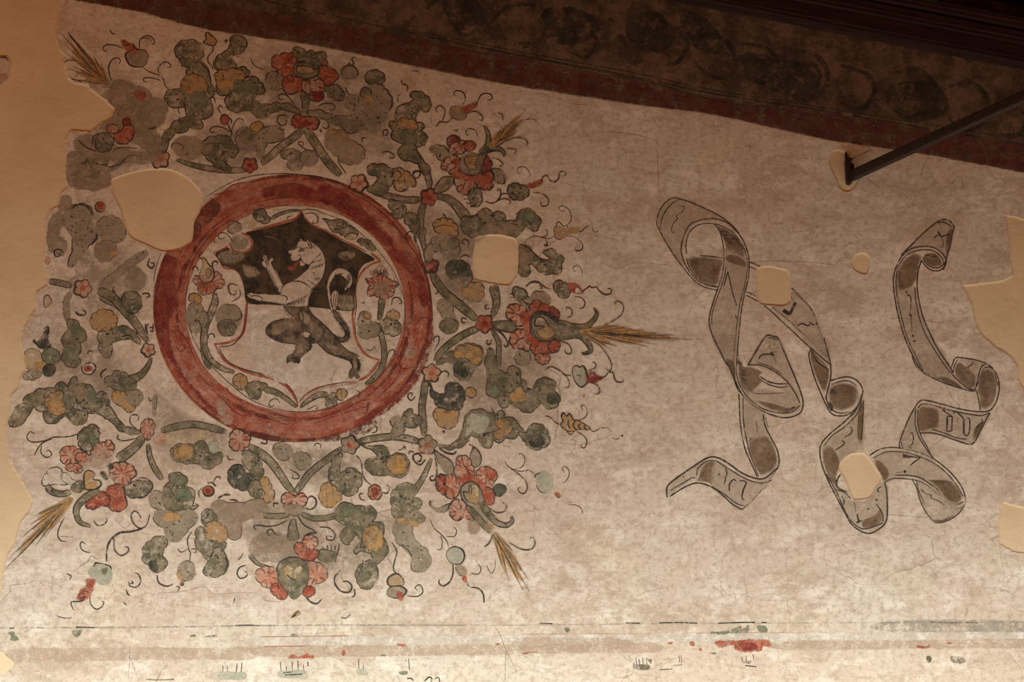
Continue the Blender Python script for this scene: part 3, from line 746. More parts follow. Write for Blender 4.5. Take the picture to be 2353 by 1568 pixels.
run("""
# ===== dark border under the roof
@ 0 0 1
T painted_border | painted border | dark brown foliage band edged in oxblood red, painted slanting under the roof | | 0.0002
P border_ground
f B 120 -40 170 -4 300 20 480 66 735 105 1000 160 1157 190 1460 238 1643 262 1886 316 2120 352 2353 394 2480 415 2480 -120 1600 -120 1000 -120
f B 480 -80 900 -80 1500 -60 2400 -60 2400 330 2100 280 1700 220 1400 165 900 90 500 20
P red_stripe | oxblood red stripe along the lower edge of the dark border
f m 140 -30 168 -2 300 18 480 64 735 103 1000 158 1157 188 1460 236 1643 262 1886 316 2120 352 2353 394 2480 415 2480 360 2353 336 2100 296 1886 258 1643 224 1460 186 1157 128 1000 100 735 50 480 10 300 -30 200 -60
f m 180 0 480 50 740 92 1010 146 1300 196 1600 246 1900 308 2353 384 2353 350 1900 275 1600 224 1300 165 1010 120 740 70 480 32 250 -14
P dark_line
S 5 N 560 -10 735 30 1000 88 1157 120 1460 178 1643 216 1886 254 2100 290 2353 332 2440 345
S 3 N 900 60 1157 112 1460 168 1643 208 1886 246 2353 322
S 3 k 1400 172 1500 190 1643 231 1800 253 2000 290
P foliage
S 12 N 980 20 1020 -10 1090 10 1110 50 1070 80 1040 60
S 12 N 1120 60 1160 20 1220 10 1260 40 1240 90 1190 100
S 10 N 1200 110 1260 90 1330 60 1370 90 1350 130 1310 120
S 14 N 1400 40 1430 90 1460 110 1500 90 1530 60 1500 30 1460 50 1470 90
S 10 N 1480 60 1510 45 1540 60 1545 90 1520 115 1490 105 1478 80
S 12 N 1550 60 1580 100 1560 140 1530 150
S 12 N 1590 90 1640 80 1680 110 1690 160 1650 180 1600 150
S 10 N 1700 100 1760 110 1790 150 1760 190 1720 180 1710 150
S 12 N 1800 130 1860 120 1900 160 1890 210 1840 230 1810 200
S 10 N 1840 150 1870 150 1885 175 1870 200 1845 195
S 12 N 1930 150 1990 170 2010 210 1980 250 1940 240 1930 200
S 12 N 2050 170 2110 160 2150 200 2140 250 2090 270 2060 240
S 12 N 2180 200 2230 190 2270 230 2260 280 2210 300 2180 270
S 14 N 2290 220 2330 230 2360 270 2340 310 2300 310
f N 1440 60 1500 40 1540 80 1520 120 1460 110
f N 1020 0 1080 -10 1110 40 1060 70 1030 40
f N 1230 30 1320 20 1380 60 1330 100 1260 90
f N 1700 130 1800 130 1880 180 1860 220 1760 200
f N 2040 200 2140 190 2180 250 2100 280 2050 250
f N 1560 20 1640 60 1660 120 1600 110
# ===== painted moulding at the foot
T painted_frieze | painted frieze | faded painted moulding with red and green lines along the foot of the wall | | 0.0002
P shadow_line
L 2.5 a 0 1444 300 1443 700 1438 1100 1438 1500 1434 1900 1432 2360 1431
L 3 a 0 1443 300 1442 700 1437 1100 1437
L 2.5 k 174 1442 190 1442 217 1443
L 2 k 22 1445 33 1444
L 2 k 1240 1433 1270 1434
L 2.2 k 1438 1432 1470 1433
L 2.2 k 1515 1432 1560 1431 1602 1433
L 2.5 k 1650 1433 1700 1431 1735 1431
L 2 k 1750 1431 1762 1431
L 2.5 k 2138 1430 2180 1432 2210 1431
L 2 k 2220 1431 2245 1432
L 1.6 k 2196 1326 2262 1325
S 2 k 540 1438 570 1437 600 1439
P grey_band
f a 2040 1430 2360 1428 2360 1452 2040 1450
P light_band
f w 600 1464 900 1464 1200 1462 1600 1456 2000 1456 2360 1454 2360 1468 2000 1470 1600 1474 1200 1476 900 1480 600 1484
f w 1590 1457 1700 1456 1790 1457 1790 1471 1700 1473 1590 1474
P pink_band
f i 30 1494 200 1492 330 1490 460 1492 580 1490 580 1514 460 1514 330 1516 200 1518 40 1520
f i 600 1488 800 1486 1000 1484 1300 1482 1500 1480 1500 1498 1300 1500 1000 1506 800 1508 600 1508
f i 1800 1476 2100 1474 2360 1470 2360 1486 2100 1490 1800 1492
f i 1190 1470 1290 1468 1440 1472 1440 1496 1300 1494 1190 1488
P red_line
L 2 r 605 1487 650 1486 700 1485
L 1.5 r 425 1488 442 1488
L 1.5 r 330 1514 350 1513
L 1.8 r 385 1513 412 1512
L 1.5 r 810 1506 860 1507
L 1.6 r 600 1464 700 1463 800 1462
L 1.4 r 900 1462 990 1461
L 1.4 p 1200 1458 1350 1457 1500 1457
L 1.4 p 1600 1456 1750 1454 1850 1455
L 1.2 p 2040 1452 2200 1452
L 1.8 r 1200 1479 1215 1479
L 2 r 1262 1478 1275 1478
L 1.6 r 1208 1500 1235 1499
L 2 r 1565 1496 1610 1495
f r 664 1511 672 1505 680 1508 684 1511 700 1507 705 1503 712 1508 720 1508 718 1512 690 1513 664 1513
f r 786 1500 790 1494 793 1500 790 1506 787 1505
f r 912 1481 925 1481 932 1482 926 1486 918 1484
f r 1138 1480 1150 1480 1144 1483
f r 1200 1502 1214 1502 1206 1504
P red_block | crisp red fragment of the painted moulding
f r 1645 1476 1660 1475 1690 1475 1720 1474 1760 1473 1768 1478 1765 1484 1752 1482 1745 1494 1720 1496 1704 1497 1690 1490 1700 1484 1680 1480 1665 1486 1652 1484
f R 1700 1478 1730 1480 1740 1490 1712 1494 1703 1486
f r 1586 1477 1594 1477 1594 1484 1588 1483
f r 1534 1478 1546 1477 1540 1481
f r 1605 1494 1610 1490 1612 1496
f r 2106 1486 2130 1486 2134 1482 2136 1488 2120 1490
f r 2174 1479 2184 1477 2186 1480
P green_fragment | crisp green fragments of the painted moulding
f G 168 1452 178 1446 190 1446 186 1454 178 1462 170 1460
f G 20 1456 30 1453 34 1462 42 1470 26 1471 28 1462
f G 436 1463 446 1459 450 1464
f G 470 1464 494 1460 496 1464
f G 668 1462 676 1457 684 1462
f G 1634 1454 1670 1452 1688 1446 1700 1440 1706 1448 1720 1438 1716 1452 1690 1455 1650 1457
f G 1740 1440 1756 1440 1762 1450 1748 1452
f G 1298 1446 1306 1444 1308 1450 1302 1453
f G 1630 1502 1644 1500 1644 1504
f G 874 1506 888 1505 886 1509
P dentil
k 1.2 351 1527 351 1548
k 1.4 367 1520 368 1549
k 1.2 381 1523 381 1546
L 3 g 335 1562 365 1563 400 1562
k 1.2 512 1530 512 1545
k 1.2 522 1532 523 1546
k 1.6 545 1525 543 1546
k 1.6 556 1523 554 1545
k 3 508 1554 525 1553
k 3 534 1553 548 1553
f q 508 1548 560 1548 560 1560 508 1560
k 1.6 644 1522 647 1555
k 1.4 658 1532 658 1545
k 1.6 671 1521 672 1544
k 1.6 684 1519 686 1545
k 1.4 697 1528 699 1548
k 2 707 1521 708 1532
f q 642 1546 660 1544 700 1542 698 1556 644 1556
L 2 k 650 1547 670 1545
L 2 k 655 1552 695 1550
k 1.2 824 1514 825 1540
k 1.2 834 1522 835 1540
f q 822 1541 838 1540 842 1550 824 1550
k 1.4 939 1514 941 1540
f G 918 1544 934 1544 934 1550 920 1550
k 1.2 1455 1525 1456 1530
k 1.2 1461 1512 1463 1530
k 1.2 1468 1514 1470 1532
k 1.2 1477 1512 1478 1530
k 1.2 1486 1512 1487 1530
f g 1456 1530 1490 1529 1488 1539 1460 1538
f G 1490 1518 1497 1516 1496 1526
k 1.2 1560 1507 1562 1522
k 1.2 1565 1506 1567 1524
L 2.5 g 1548 1530 1568 1528
L 1.5 k 1515 1540 1545 1538
k 1.2 1668 1502 1672 1512
k 1.2 1704 1510 1706 1522
k 1.2 1714 1508 1716 1522
k 1.2 1730 1504 1732 1516
f g 1706 1522 1726 1520 1722 1526
L 2 k 1712 1530 1738 1533
f g 2130 1510 2140 1512 2138 1520 2132 1522
f g 2184 1510 2200 1510 2216 1516 2214 1524 2190 1522
L 2 k 1000 1560 1008 1558 1010 1568
S 3 k 976 1566 985 1557 992 1560 990 1570
S 2.5 k 935 1560 945 1560 950 1566
k 2 745 1562 752 1564
P crack_line
S 1.2 c 0 1384 22 1362 26 1346 60 1342 84 1334 98 1344 120 1350
S 1.2 c 362 1364 380 1362 420 1360 450 1352 470 1350 486 1362 500 1366 560 1362 600 1366
S 1.2 c 298 1484 298 1520 294 1562
S 1 c 300 1512 310 1540 320 1565
S 1.2 c 600 1366 610 1380 640 1384 655 1378
S 1.2 c 1138 1442 1150 1462 1160 1488 1180 1530 1190 1548
S 1.2 c 1162 1490 1161 1530 1160 1568
S 1.2 c 1730 1460 1732 1476
S 1 c 568 1440 570 1456
S 1.2 c 1980 1184 2060 1184 2120 1190 2160 1184 2200 1196
S 1 c 1380 604 1400 612 1420 618 1450 606 1480 604 1520 608 1560 612
S 1.2 c 1700 606 1760 600 1830 602 1880 604 1930 612
S 1.2 c 1090 450 1160 440
S 1 c 2060 730 2110 735 2170 742 2200 728
S 1.4 c 2000 300 2010 318
S 1 c 1975 410 1990 410 2004 418 2014 424
S 1 c 1948 442 1944 458
S 1 c 1560 250 1564 266 1552 280
S 1.2 c 1395 302 1440 306 1480 314 1510 326 1512 340
S 1 c 1510 340 1512 380 1514 430 1520 446
# ===== painted roundel with the coat of arms
T painted_roundel | painted coat of arms | large red painted ring framing a shield with a rearing wolf | | 0.0003
P ring | broad red marbled ring
R
P rim_line
@ 340 380 3.919
S 7 k 510 290 620 225 760 150 900 105 1050 82 1250 75 1450 95 1600 120 1760 175 1850 220 1980 310
@ 740 380 3.919
S 7 k 0 140 130 180 260 250 400 320 520 410 640 520 740 660 840 790 900 920 950 1050 980 1180 992 1300 994 1420
S 5 k 0 420 60 450 200 500 320 590 420 680 540 810 640 950 700 1080 740 1220 748 1400 735 1568
@ 740 680 3.919
S 5 k 750 200 745 320 710 440 650 560 570 670 470 780 350 880 200 960 60 1010 -60 1035
@ 340 680 3.919
S 6 k 1650 1020 1500 1040 1340 1045 1200 1030 1050 990 900 920 760 810 640 700 530 580 430 430 370 280 340 120 342 0
@ 340 380 3.919
S 6 k 342 1180 350 1080 380 930 420 830 500 710 600 590 740 500 860 440
S 5 m 860 440 1000 390 1150 368 1300 366 1450 385
S 6 k 50 1060 60 980 90 860 120 790
P marbling | darker veins and pink lights painted on the ring
@ 340 380 3.919
f R 1080 200 1300 170 1500 230 1700 290 1900 420 2038 560 1960 560 1700 380 1450 300 1200 270 1050 280
f m 420 470 560 330 620 300 640 420 500 560 420 680 330 700
f R 80 1050 140 900 200 830 260 880 230 1050 250 1200 180 1400 90 1400 70 1200
f P 640 240 760 170 900 130 1000 120 900 190 750 240
f P 1500 110 1700 150 1800 220 1900 260 1980 320 1850 280 1650 180
S 12 R 590 270 680 240 760 180 880 150
S 10 R 560 290 600 320 660 270
S 12 R 1380 120 1480 130 1600 160 1640 200
S 14 R 230 830 300 900 290 1050 240 1200 250 1300
S 10 R 70 1040 120 1090 180 1120
S 12 R 100 1500 200 1480 260 1540
@ 340 680 3.919
f R 60 100 160 60 180 300 210 480 300 700 470 900 640 1060 560 1020 400 830 260 650 130 430 80 250
f P 200 380 260 360 340 460 420 580 520 700 480 740 380 640 300 560 230 470
f P 480 760 600 820 700 900 700 960 600 940 520 860
f P 800 1060 1000 1080 1300 1140 1600 1120 1800 1020 1960 900 2038 840 2038 980 1850 1090 1600 1200 1300 1220 1000 1180
f P 700 860 900 960 1100 1020 1000 1040 800 980
f i 640 960 700 950 740 1040 760 1140 680 1150 640 1080
S 12 R 250 460 300 500 340 460 300 440 280 480
S 14 R 190 330 260 310 300 340 360 420 420 560
S 12 R 560 820 620 880 700 960 800 1060 880 1080 930 1040 960 1060 900 1090
S 12 R 930 1030 1000 1090 1100 1110 1250 1160 1280 1130
S 12 R 880 960 1000 1020 1150 1060 1300 1100 1500 1100 1600 1080 1800 1000
S 12 R 1500 1150 1700 1080 1850 1030 1900 1040 1960 1060 2000 960
S 10 R 700 820 760 900 860 960
f m 850 1200 1100 1260 1300 1290 1500 1290 1700 1260 1900 1180 2038 1120 2038 1180 1850 1290 1500 1310 1100 1290
@ 740 380 3.919
f R 0 180 150 230 320 330 450 470 560 620 640 700 560 700 430 560 250 400 0 300
f R 600 780 750 780 850 880 920 1080 960 1250 900 1250 850 1050 740 900
f P 300 300 430 340 560 480 660 600 640 640 500 540 380 430
S 12 R 480 490 600 520 680 580 720 680
S 14 R 780 960 850 960 900 900 850 880
S 12 R 800 1180 900 1160 960 1220 960 1300
@ 740 680 3.919
f R 860 0 960 100 960 300 930 500 850 700 700 850 560 980 380 1100 300 1180 420 1130 620 1000 800 820 920 640 985 420 990 200 960 40
f P 780 100 830 200 820 350 850 460 780 560 760 400 750 250
f P 760 640 840 640 740 760 620 860 500 940 560 860 680 760
f P 60 1080 250 1040 420 940 500 900 420 1040 260 1130 60 1160
f i 780 460 840 450 860 510 800 560 750 530
S 12 R 780 240 850 260 880 210 940 200 980 230
S 12 R 730 480 700 620 740 660 830 640 900 620
S 12 R 720 650 640 780 560 860 500 930
S 12 R 760 280 780 360 740 440 730 520
S 14 R 540 940 640 920 620 1000 560 1060
S 12 R 280 1040 350 1010 400 1000 420 960 400 1040
S 10 R 20 1080 200 1030 320 960 440 930
# shield
P shield_border | thin red line with a black edge round the shield
@ 340 380 3.919
S 24 r 1385 410 1330 480 1200 520 1050 560 935 580
S 22 r 840 610 900 640 938 700 915 760 840 785 770 765 730 700
S 18 r 720 730 650 770 590 785
S 14 r 590 790 625 830 655 880 690 925 760 935 820 970 858 1060 878 1150 888 1250
S 18 r 1385 410 1410 470 1470 530 1600 590 1720 655 1860 725 1970 780
@ 740 380 3.919
S 20 r 440 790 480 820 522 860
S 22 r 530 865 450 890 370 950 315 1040 295 1150 290 1250 275 1360 285 1460 300 1568
@ 740 680 3.919
S 24 r 278 240 300 370 340 460 410 540 520 580
S 30 r 515 590 460 670 400 730 330 765
S 22 P 320 780 200 800 60 810 -60 830
@ 340 680 3.919
S 26 P 1880 780 1700 805 1530 850 1420 910 1345 990
S 28 r 1345 1000 1330 930 1250 820 1120 745 950 705 800 645 700 590 640 510 605 440
S 26 r 595 435 680 430 770 405 840 360 870 280 880 180 890 60 885 0
S 8 k 640 460 740 450 810 400 860 310 885 200 900 60
S 8 k 640 470 700 570 800 640 960 690 1120 730 1250 800 1320 890 1350 970
S 7 k 1360 960 1420 890 1530 830 1700 790 1860 770
@ 740 380 3.919
S 7 k 320 1000 300 1130 310 1250 295 1400 310 1568
P shield_field_dark | blackish upper half of the shield
@ 340 380 3.919
o D 0 1385 425 1410 480 1470 540 1600 600 1720 668 1860 738 1970 800 2040 850 1950 890 1900 960 1870 1080 1855 1200 1845 1310 1600 1290 1440 1275 1220 1262 1100 1255 900 1240 870 1130 850 1030 800 950 740 925 670 900 640 850 610 795 720 745 740 770 830 800 920 770 950 700 920 640 880 610 950 590 1060 570 1200 535 1330 495
f b 860 900 960 930 1000 980 900 1000
f h 640 810 740 770 860 800 840 850 760 880 670 870
f h 750 690 790 640 870 650 900 700 860 750 790 750
f b 1720 800 1800 780 1860 800 1800 850 1740 840
f h 1700 1190 1830 1190 1840 1290 1740 1290
S 5 h 1050 640 1120 650 1180 680
S 4 h 1600 1080 1640 1080
S 4 h 1470 1135 1560 1140
P shield_field_light | bare pale lower half of the shield
f w 960 1370 1220 1400 1500 1620 1680 1820 1500 1960 1220 1960 960 1800 930 1580
P wolf_body | cream forequarters of the wolf
F W 1265 770 1300 762 1335 745 1338 720 1345 700 1362 688 1385 680 1410 686 1430 692 1440 668 1460 690 1480 700 1510 715 1545 745 1580 800 1593 840 1597 880 1593 930 1582 980 1560 1030 1520 1080 1480 1110 1466 1150 1448 1200 1440 1240 1442 1276 1330 1272 1232 1266 1245 1220 1244 1200 1195 1170 1196 1140 1206 1110 1225 1080 1265 1055 1310 1038 1360 1000 1400 970 1435 935 1452 905 1430 885 1398 882 1385 850 1375 830 1355 850 1330 862 1300 860 1284 835 1285 820 1292 808 1275 800
F W 1225 1110 1205 1060 1182 1010 1160 965 1130 925 1112 895 1108 872 1125 850 1120 835 1105 845 1088 866 1075 850 1066 820 1040 812 1036 835 1050 855 1028 878 1040 905 1068 925 1090 980 1110 1020 1140 1080 1172 1125 1196 1155
F W 1252 1200 1235 1180 1195 1172 1080 1170 1045 1160 1000 1166 950 1162 925 1152 905 1160 895 1172 915 1190 950 1200 985 1215 1020 1222 1100 1234 1180 1245 1232 1256
F W 1375 662 1390 680 1370 684
F r 1392 850 1345 872 1300 905 1255 918 1262 930 1290 952 1318 945 1322 925 1345 895
F W 1372 870 1395 860 1420 880 1402 902 1372 905
P wolf_ink_line
s 7 1265 770 1300 762 1335 745 1345 700 1385 680 1430 692
s 10 1440 668 1462 700 1478 735 1465 745 1448 720 1438 690
s 6 1480 700 1540 740 1585 810 1598 880 1590 950 1555 1040 1480 1110 1450 1190 1440 1276
s 6 1490 710 1500 730 1495 748
s 8 1348 745 1365 740 1385 748 1400 760 1420 762
s 8 1350 768 1370 775 1392 770 1405 762
e k 0 1375 758 9 8
s 5 1400 750 1430 742 1450 750
s 6 1270 800 1290 808 1282 830 1300 858
s 6 1300 860 1340 862 1375 832 1370 810 1340 820
e k 0 1285 792 6 4
e k 0 1410 808 4 4
e k 0 1396 815 3 3
s 8 1375 830 1392 870 1420 890 1452 905 1430 940 1380 985 1310 1038 1240 1070 1205 1110 1195 1170
s 7 1290 1045 1350 1042 1400 1055 1440 1080 1475 1118
s 5 1300 1052 1360 1050 1410 1068 1450 1100
s 6 1108 872 1130 925 1180 1010 1225 1095
s 6 1068 925 1110 1020 1170 1125
s 7 1040 815 1065 850 1090 895
s 7 1050 858 1072 892 1070 925
s 8 905 1160 930 1180 950 1175 1000 1180 1030 1200 1020 1222
s 8 1195 1172 1240 1180 1255 1205 1240 1220
s 7 1045 1160 1000 1150 950 1140
s 7 1020 1225 1130 1240 1230 1262
H 14 26 5 55 1080 930 1170 1120
H 16 22 5 70 1060 1225 1240 1245
H 14 34 5 110 1560 780 1440 900
H 12 40 5 120 1590 880 1480 915
H 12 26 4 130 1570 840 1460 880
H 16 50 5 112 1440 1160 1290 1230
H 14 40 5 105 1420 1210 1260 1240
H 10 30 4 120 1300 1230 1240 1250
H 7 50 5 40 1430 1030 1480 1060
H 6 36 5 45 1500 1020 1540 1000
s 5 1470 960 1500 975 1510 1000
P wolf_tail | striped tail of the wolf
F W 1620 1150 1610 1080 1622 1030 1640 990 1662 958 1690 936 1720 926 1750 928 1790 942 1820 970 1838 1005 1842 1040 1836 1070 1820 1096 1795 1115 1770 1128 1785 1095 1790 1060 1782 1025 1760 1000 1735 985 1710 980 1685 995 1660 1020 1642 1052 1630 1090 1632 1140 1640 1190 1662 1250 1690 1300 1660 1310 1638 1260
F W 1645 1250 1640 1200 1655 1165 1672 1140 1690 1130 1710 1150 1702 1210 1700 1260 1690 1290
s 7 1620 1150 1610 1080 1640 990 1690 936 1750 928 1820 970 1842 1040 1820 1096 1770 1128
H 26 34 5 -60 1640 1090 1680 1000
H 16 34 5 -30 1680 1000 1740 985
H 16 40 5 70 1735 985 1800 1040
H 12 40 5 100 1800 1040 1790 1120
s 6 1810 980 1822 1020 1812 1060
s 6 1800 990 1808 1030 1795 1080
s 5 1790 1000 1795 1040 1780 1090
s 6 1655 1170 1650 1230 1670 1290
s 6 1680 1150 1670 1220 1680 1280
s 6 1700 1150 1690 1220 1690 1290
s 6 1640 1200 1650 1250 1670 1310
s 6 1612 1100 1608 1180 1630 1260 1660 1330
v K 40 34 1670 1300 1720 1390 1770 1450 1795 1510 1790 1540 1760 1568
H 22 22 5 -20 1700 1320 1810 1490
H 18 22 5 160 1660 1320 1770 1500
@ 340 680 3.919
v K 36 44 1790 340 1795 375 1760 400 1700 390 1640 350
H 8 24 5 20 1800 300 1810 380
H 10 22 5 80 1790 400 1690 410
P wolf_hindquarters | dark grey mottled hindquarters of the wolf
F K 1220 95 1300 98 1370 100 1440 95 1452 125 1480 170 1515 210 1560 240 1605 285 1650 330 1690 385 1730 430 1770 470 1800 500 1835 512 1860 530 1885 558 1900 590 1912 615 1910 645 1890 690 1900 715 1910 740 1880 752 1862 725 1850 720 1838 745 1822 748 1805 735 1808 705 1820 670 1840 650 1840 632 1820 592 1785 572 1740 560 1690 545 1630 520 1595 492 1560 460 1535 432 1515 425 1490 432 1470 430 1478 462 1455 492 1430 510 1395 540 1370 562 1372 590 1360 612 1335 600 1318 603 1290 582 1262 602 1250 590 1252 555 1275 535 1300 530 1318 505 1330 480 1345 465 1358 448 1335 438 1300 432 1250 428 1200 420 1150 402 1110 380 1080 362 1066 335 1064 305 1075 278 1100 252 1130 232 1180 218 1230 210 1285 208 1335 210 1312 185 1290 160 1255 128
f W 1385 345 1410 330 1440 335 1462 348 1445 358 1440 374 1415 372
f b 1120 290 1180 250 1260 240 1300 270 1240 300 1180 340 1120 340
f b 1380 150 1450 180 1440 240 1390 220
f b 1470 240 1520 270 1560 330 1520 380 1480 340
f b 1620 420 1700 470 1740 520 1680 520 1620 460
f b 1370 440 1430 430 1440 470 1390 500 1340 520
f b 1850 560 1880 600 1870 660 1850 620
s 9 1230 210 1130 235 1075 280 1066 335 1110 380 1200 420 1300 432 1358 448
s 8 1220 95 1280 160 1335 210
s 8 1370 100 1400 200 1380 270
s 9 1440 95 1480 170 1560 240 1650 330 1730 430 1800 500 1860 530
s 9 1520 420 1560 460 1630 520 1740 560 1820 592 1842 640
s 8 1430 430 1440 460 1470 430
s 6 1395 330 1400 370 1440 385 1470 350 1445 330
H 8 26 5 120 1230 110 1310 200
H 10 20 5 -60 1380 470 1470 500
H 8 22 6 -50 1840 520 1900 560
H 9 24 6 -10 1895 580 1900 700
H 10 22 5 200 1350 450 1300 560
H 8 22 6 100 1270 580 1370 590
H 6 26 7 95 1815 710 1900 720
s 7 1255 560 1250 600 1265 608
s 7 1600 300 1560 400 1520 420
P upper_spray | green sprays painted between shield and ring at the top
@ 340 380 3.919
v g 14 30 1385 408 1280 412 1190 440 1110 480
b g 7 950 430 990 400 1050 400 1070 450 1105 480 1080 520 1010 510 960 480
b h 6 715 560 740 520 820 520 850 560 810 600 740 610
f y 880 480 930 470 980 500 950 560 870 560
s 6 1390 402 1450 398 1530 410 1590 450
b g 7 1570 480 1650 500 1750 490 1800 540 1870 570 1890 620 1860 650 1790 640 1720 610 1640 570 1620 530
o y 5 1770 645 1830 610 1885 630 1860 668 1800 668
v g 24 20 1880 680 1960 700 2030 730
b g 6 1890 670 1960 670 2030 720 2045 770 1960 730
s 7 1410 440 1480 430 1530 470 1520 520 1480 520 1495 495
s 7 740 650 690 610 640 620 640 660 680 660 690 645
s 6 1285 460 1255 470 1260 490
s 6 600 660 595 690 620 695
s 6 560 730 580 730
s 6 770 690 745 665 735 640
e a 0 850 700 22 40
P left_spray | painted flower with an ochre flame on the left of the shield
v g 62 60 600 1150 605 1230 580 1300 550 1370 520 1440 505 1520 505 1640 520 1750 560 1840
b h 5 360 1290 430 1230 500 1310 540 1380 480 1450 430 1520 370 1440
b h 5 640 1290 740 1260 830 1310 830 1400 760 1480 660 1500 630 1420
b g 5 640 1430 700 1390 780 1430 790 1490 720 1540 650 1510
o o 6 365 1210 380 1165 430 1155 480 1190 470 1245 430 1250 425 1215 390 1225
s 6 415 1170 420 1240
s 6 830 1330 840 1370 800 1400 770 1390
b p 7 408 1020 425 995 470 1000 520 990 600 965 640 970 662 1020 688 1075 655 1110 620 1110 600 1135 570 1150 520 1162 470 1158 452 1130 455 1090 425 1070
f r 470 1060 560 1050 600 1060 560 1100 490 1100
o y 7 485 830 520 850 550 900 585 930 596 1000 570 1045 520 1062 480 1040 466 1000 475 950 495 910 490 860
o o 5 520 960 545 930 570 950 560 1000 530 1010
s 7 490 850 460 825 475 795 495 792
s 10 590 960 580 890 605 865 628 880 620 895
s 8 400 945 410 915 440 920 455 950
s 10 805 1085 770 1070 735 1075 725 1110 745 1160 785 1165 795 1140 775 1130
s 7 825 1120 832 1160 810 1200 750 1232
s 6 725 990 745 990
s 6 735 1018 775 1020
@ 340 680 3.919
s 8 440 250 425 220 460 230 480 290 480 360
s 9 545 385 550 350 585 345 600 370 585 375
s 7 490 460 500 350
v g 56 40 510 430 530 520 580 590 660 650 780 690
P lower_spray | green sprays with ochre berries under the shield
v g 30 60 1340 1005 1250 930 1150 870 1040 840
b g 6 880 830 930 780 1020 785 1080 810 1020 860 1010 920 960 930 900 880
b o 7 765 770 800 710 860 715 892 760 880 820 840 850 800 820
s 6 830 720 830 830
s 6 780 770 880 780
s 8 1190 970 1160 930 1110 940 1090 980 1120 1000 1135 980
v g 30 60 1370 1005 1450 940 1550 890 1620 900
b g 6 1600 950 1640 890 1700 880 1700 950 1680 1000 1620 1010
b o 7 1700 870 1740 840 1790 860 1780 910 1740 945 1700 910
s 6 1740 850 1745 930
s 7 1880 905 1905 900 1905 870 1870 850
s 7 1430 1030 1470 1010 1510 990 1525 1015 1505 1020
P right_spray | painted carnation with a red fringe on the right of the shield
@ 740 380 3.919
v g 66 36 540 1200 530 1300 515 1400
b p 8 388 1020 440 1020 490 1000 540 972 580 1010 640 1045 688 1078 650 1110 650 1150 605 1190 520 1195 475 1170 425 1185 412 1130 432 1080
f b 470 1080 560 1060 620 1100 560 1160 490 1150
H 16 60 5 -100 440 1000 600 1010
H 12 50 6 -80 470 980 590 980
S 6 r 450 990 480 940 520 905
S 6 r 520 905 570 930 600 1000
S 5 r 480 990 500 930
S 5 r 560 1000 560 930
s 8 625 1260 640 1200 690 1195 718 1240 690 1250
s 7 350 1240 380 1240 375 1225
@ 740 680 3.919
v g 44 52 515 240 530 340 555 450 560 560 530 660 470 740 390 800
b h 5 330 290 330 200 380 140 440 170 440 230 510 260 510 350 440 370 380 390 325 350
b g 5 545 260 560 210 630 210 690 240 712 310 670 360 600 350 550 330
b o 5 580 190 610 140 670 140 700 190 665 225 610 215
o o 4 370 170 400 155 430 180 420 215 385 200
s 8 405 480 425 492 460 480 458 462
s 7 470 450 495 510
s 8 585 560 600 510 640 485 655 520 640 532
""")

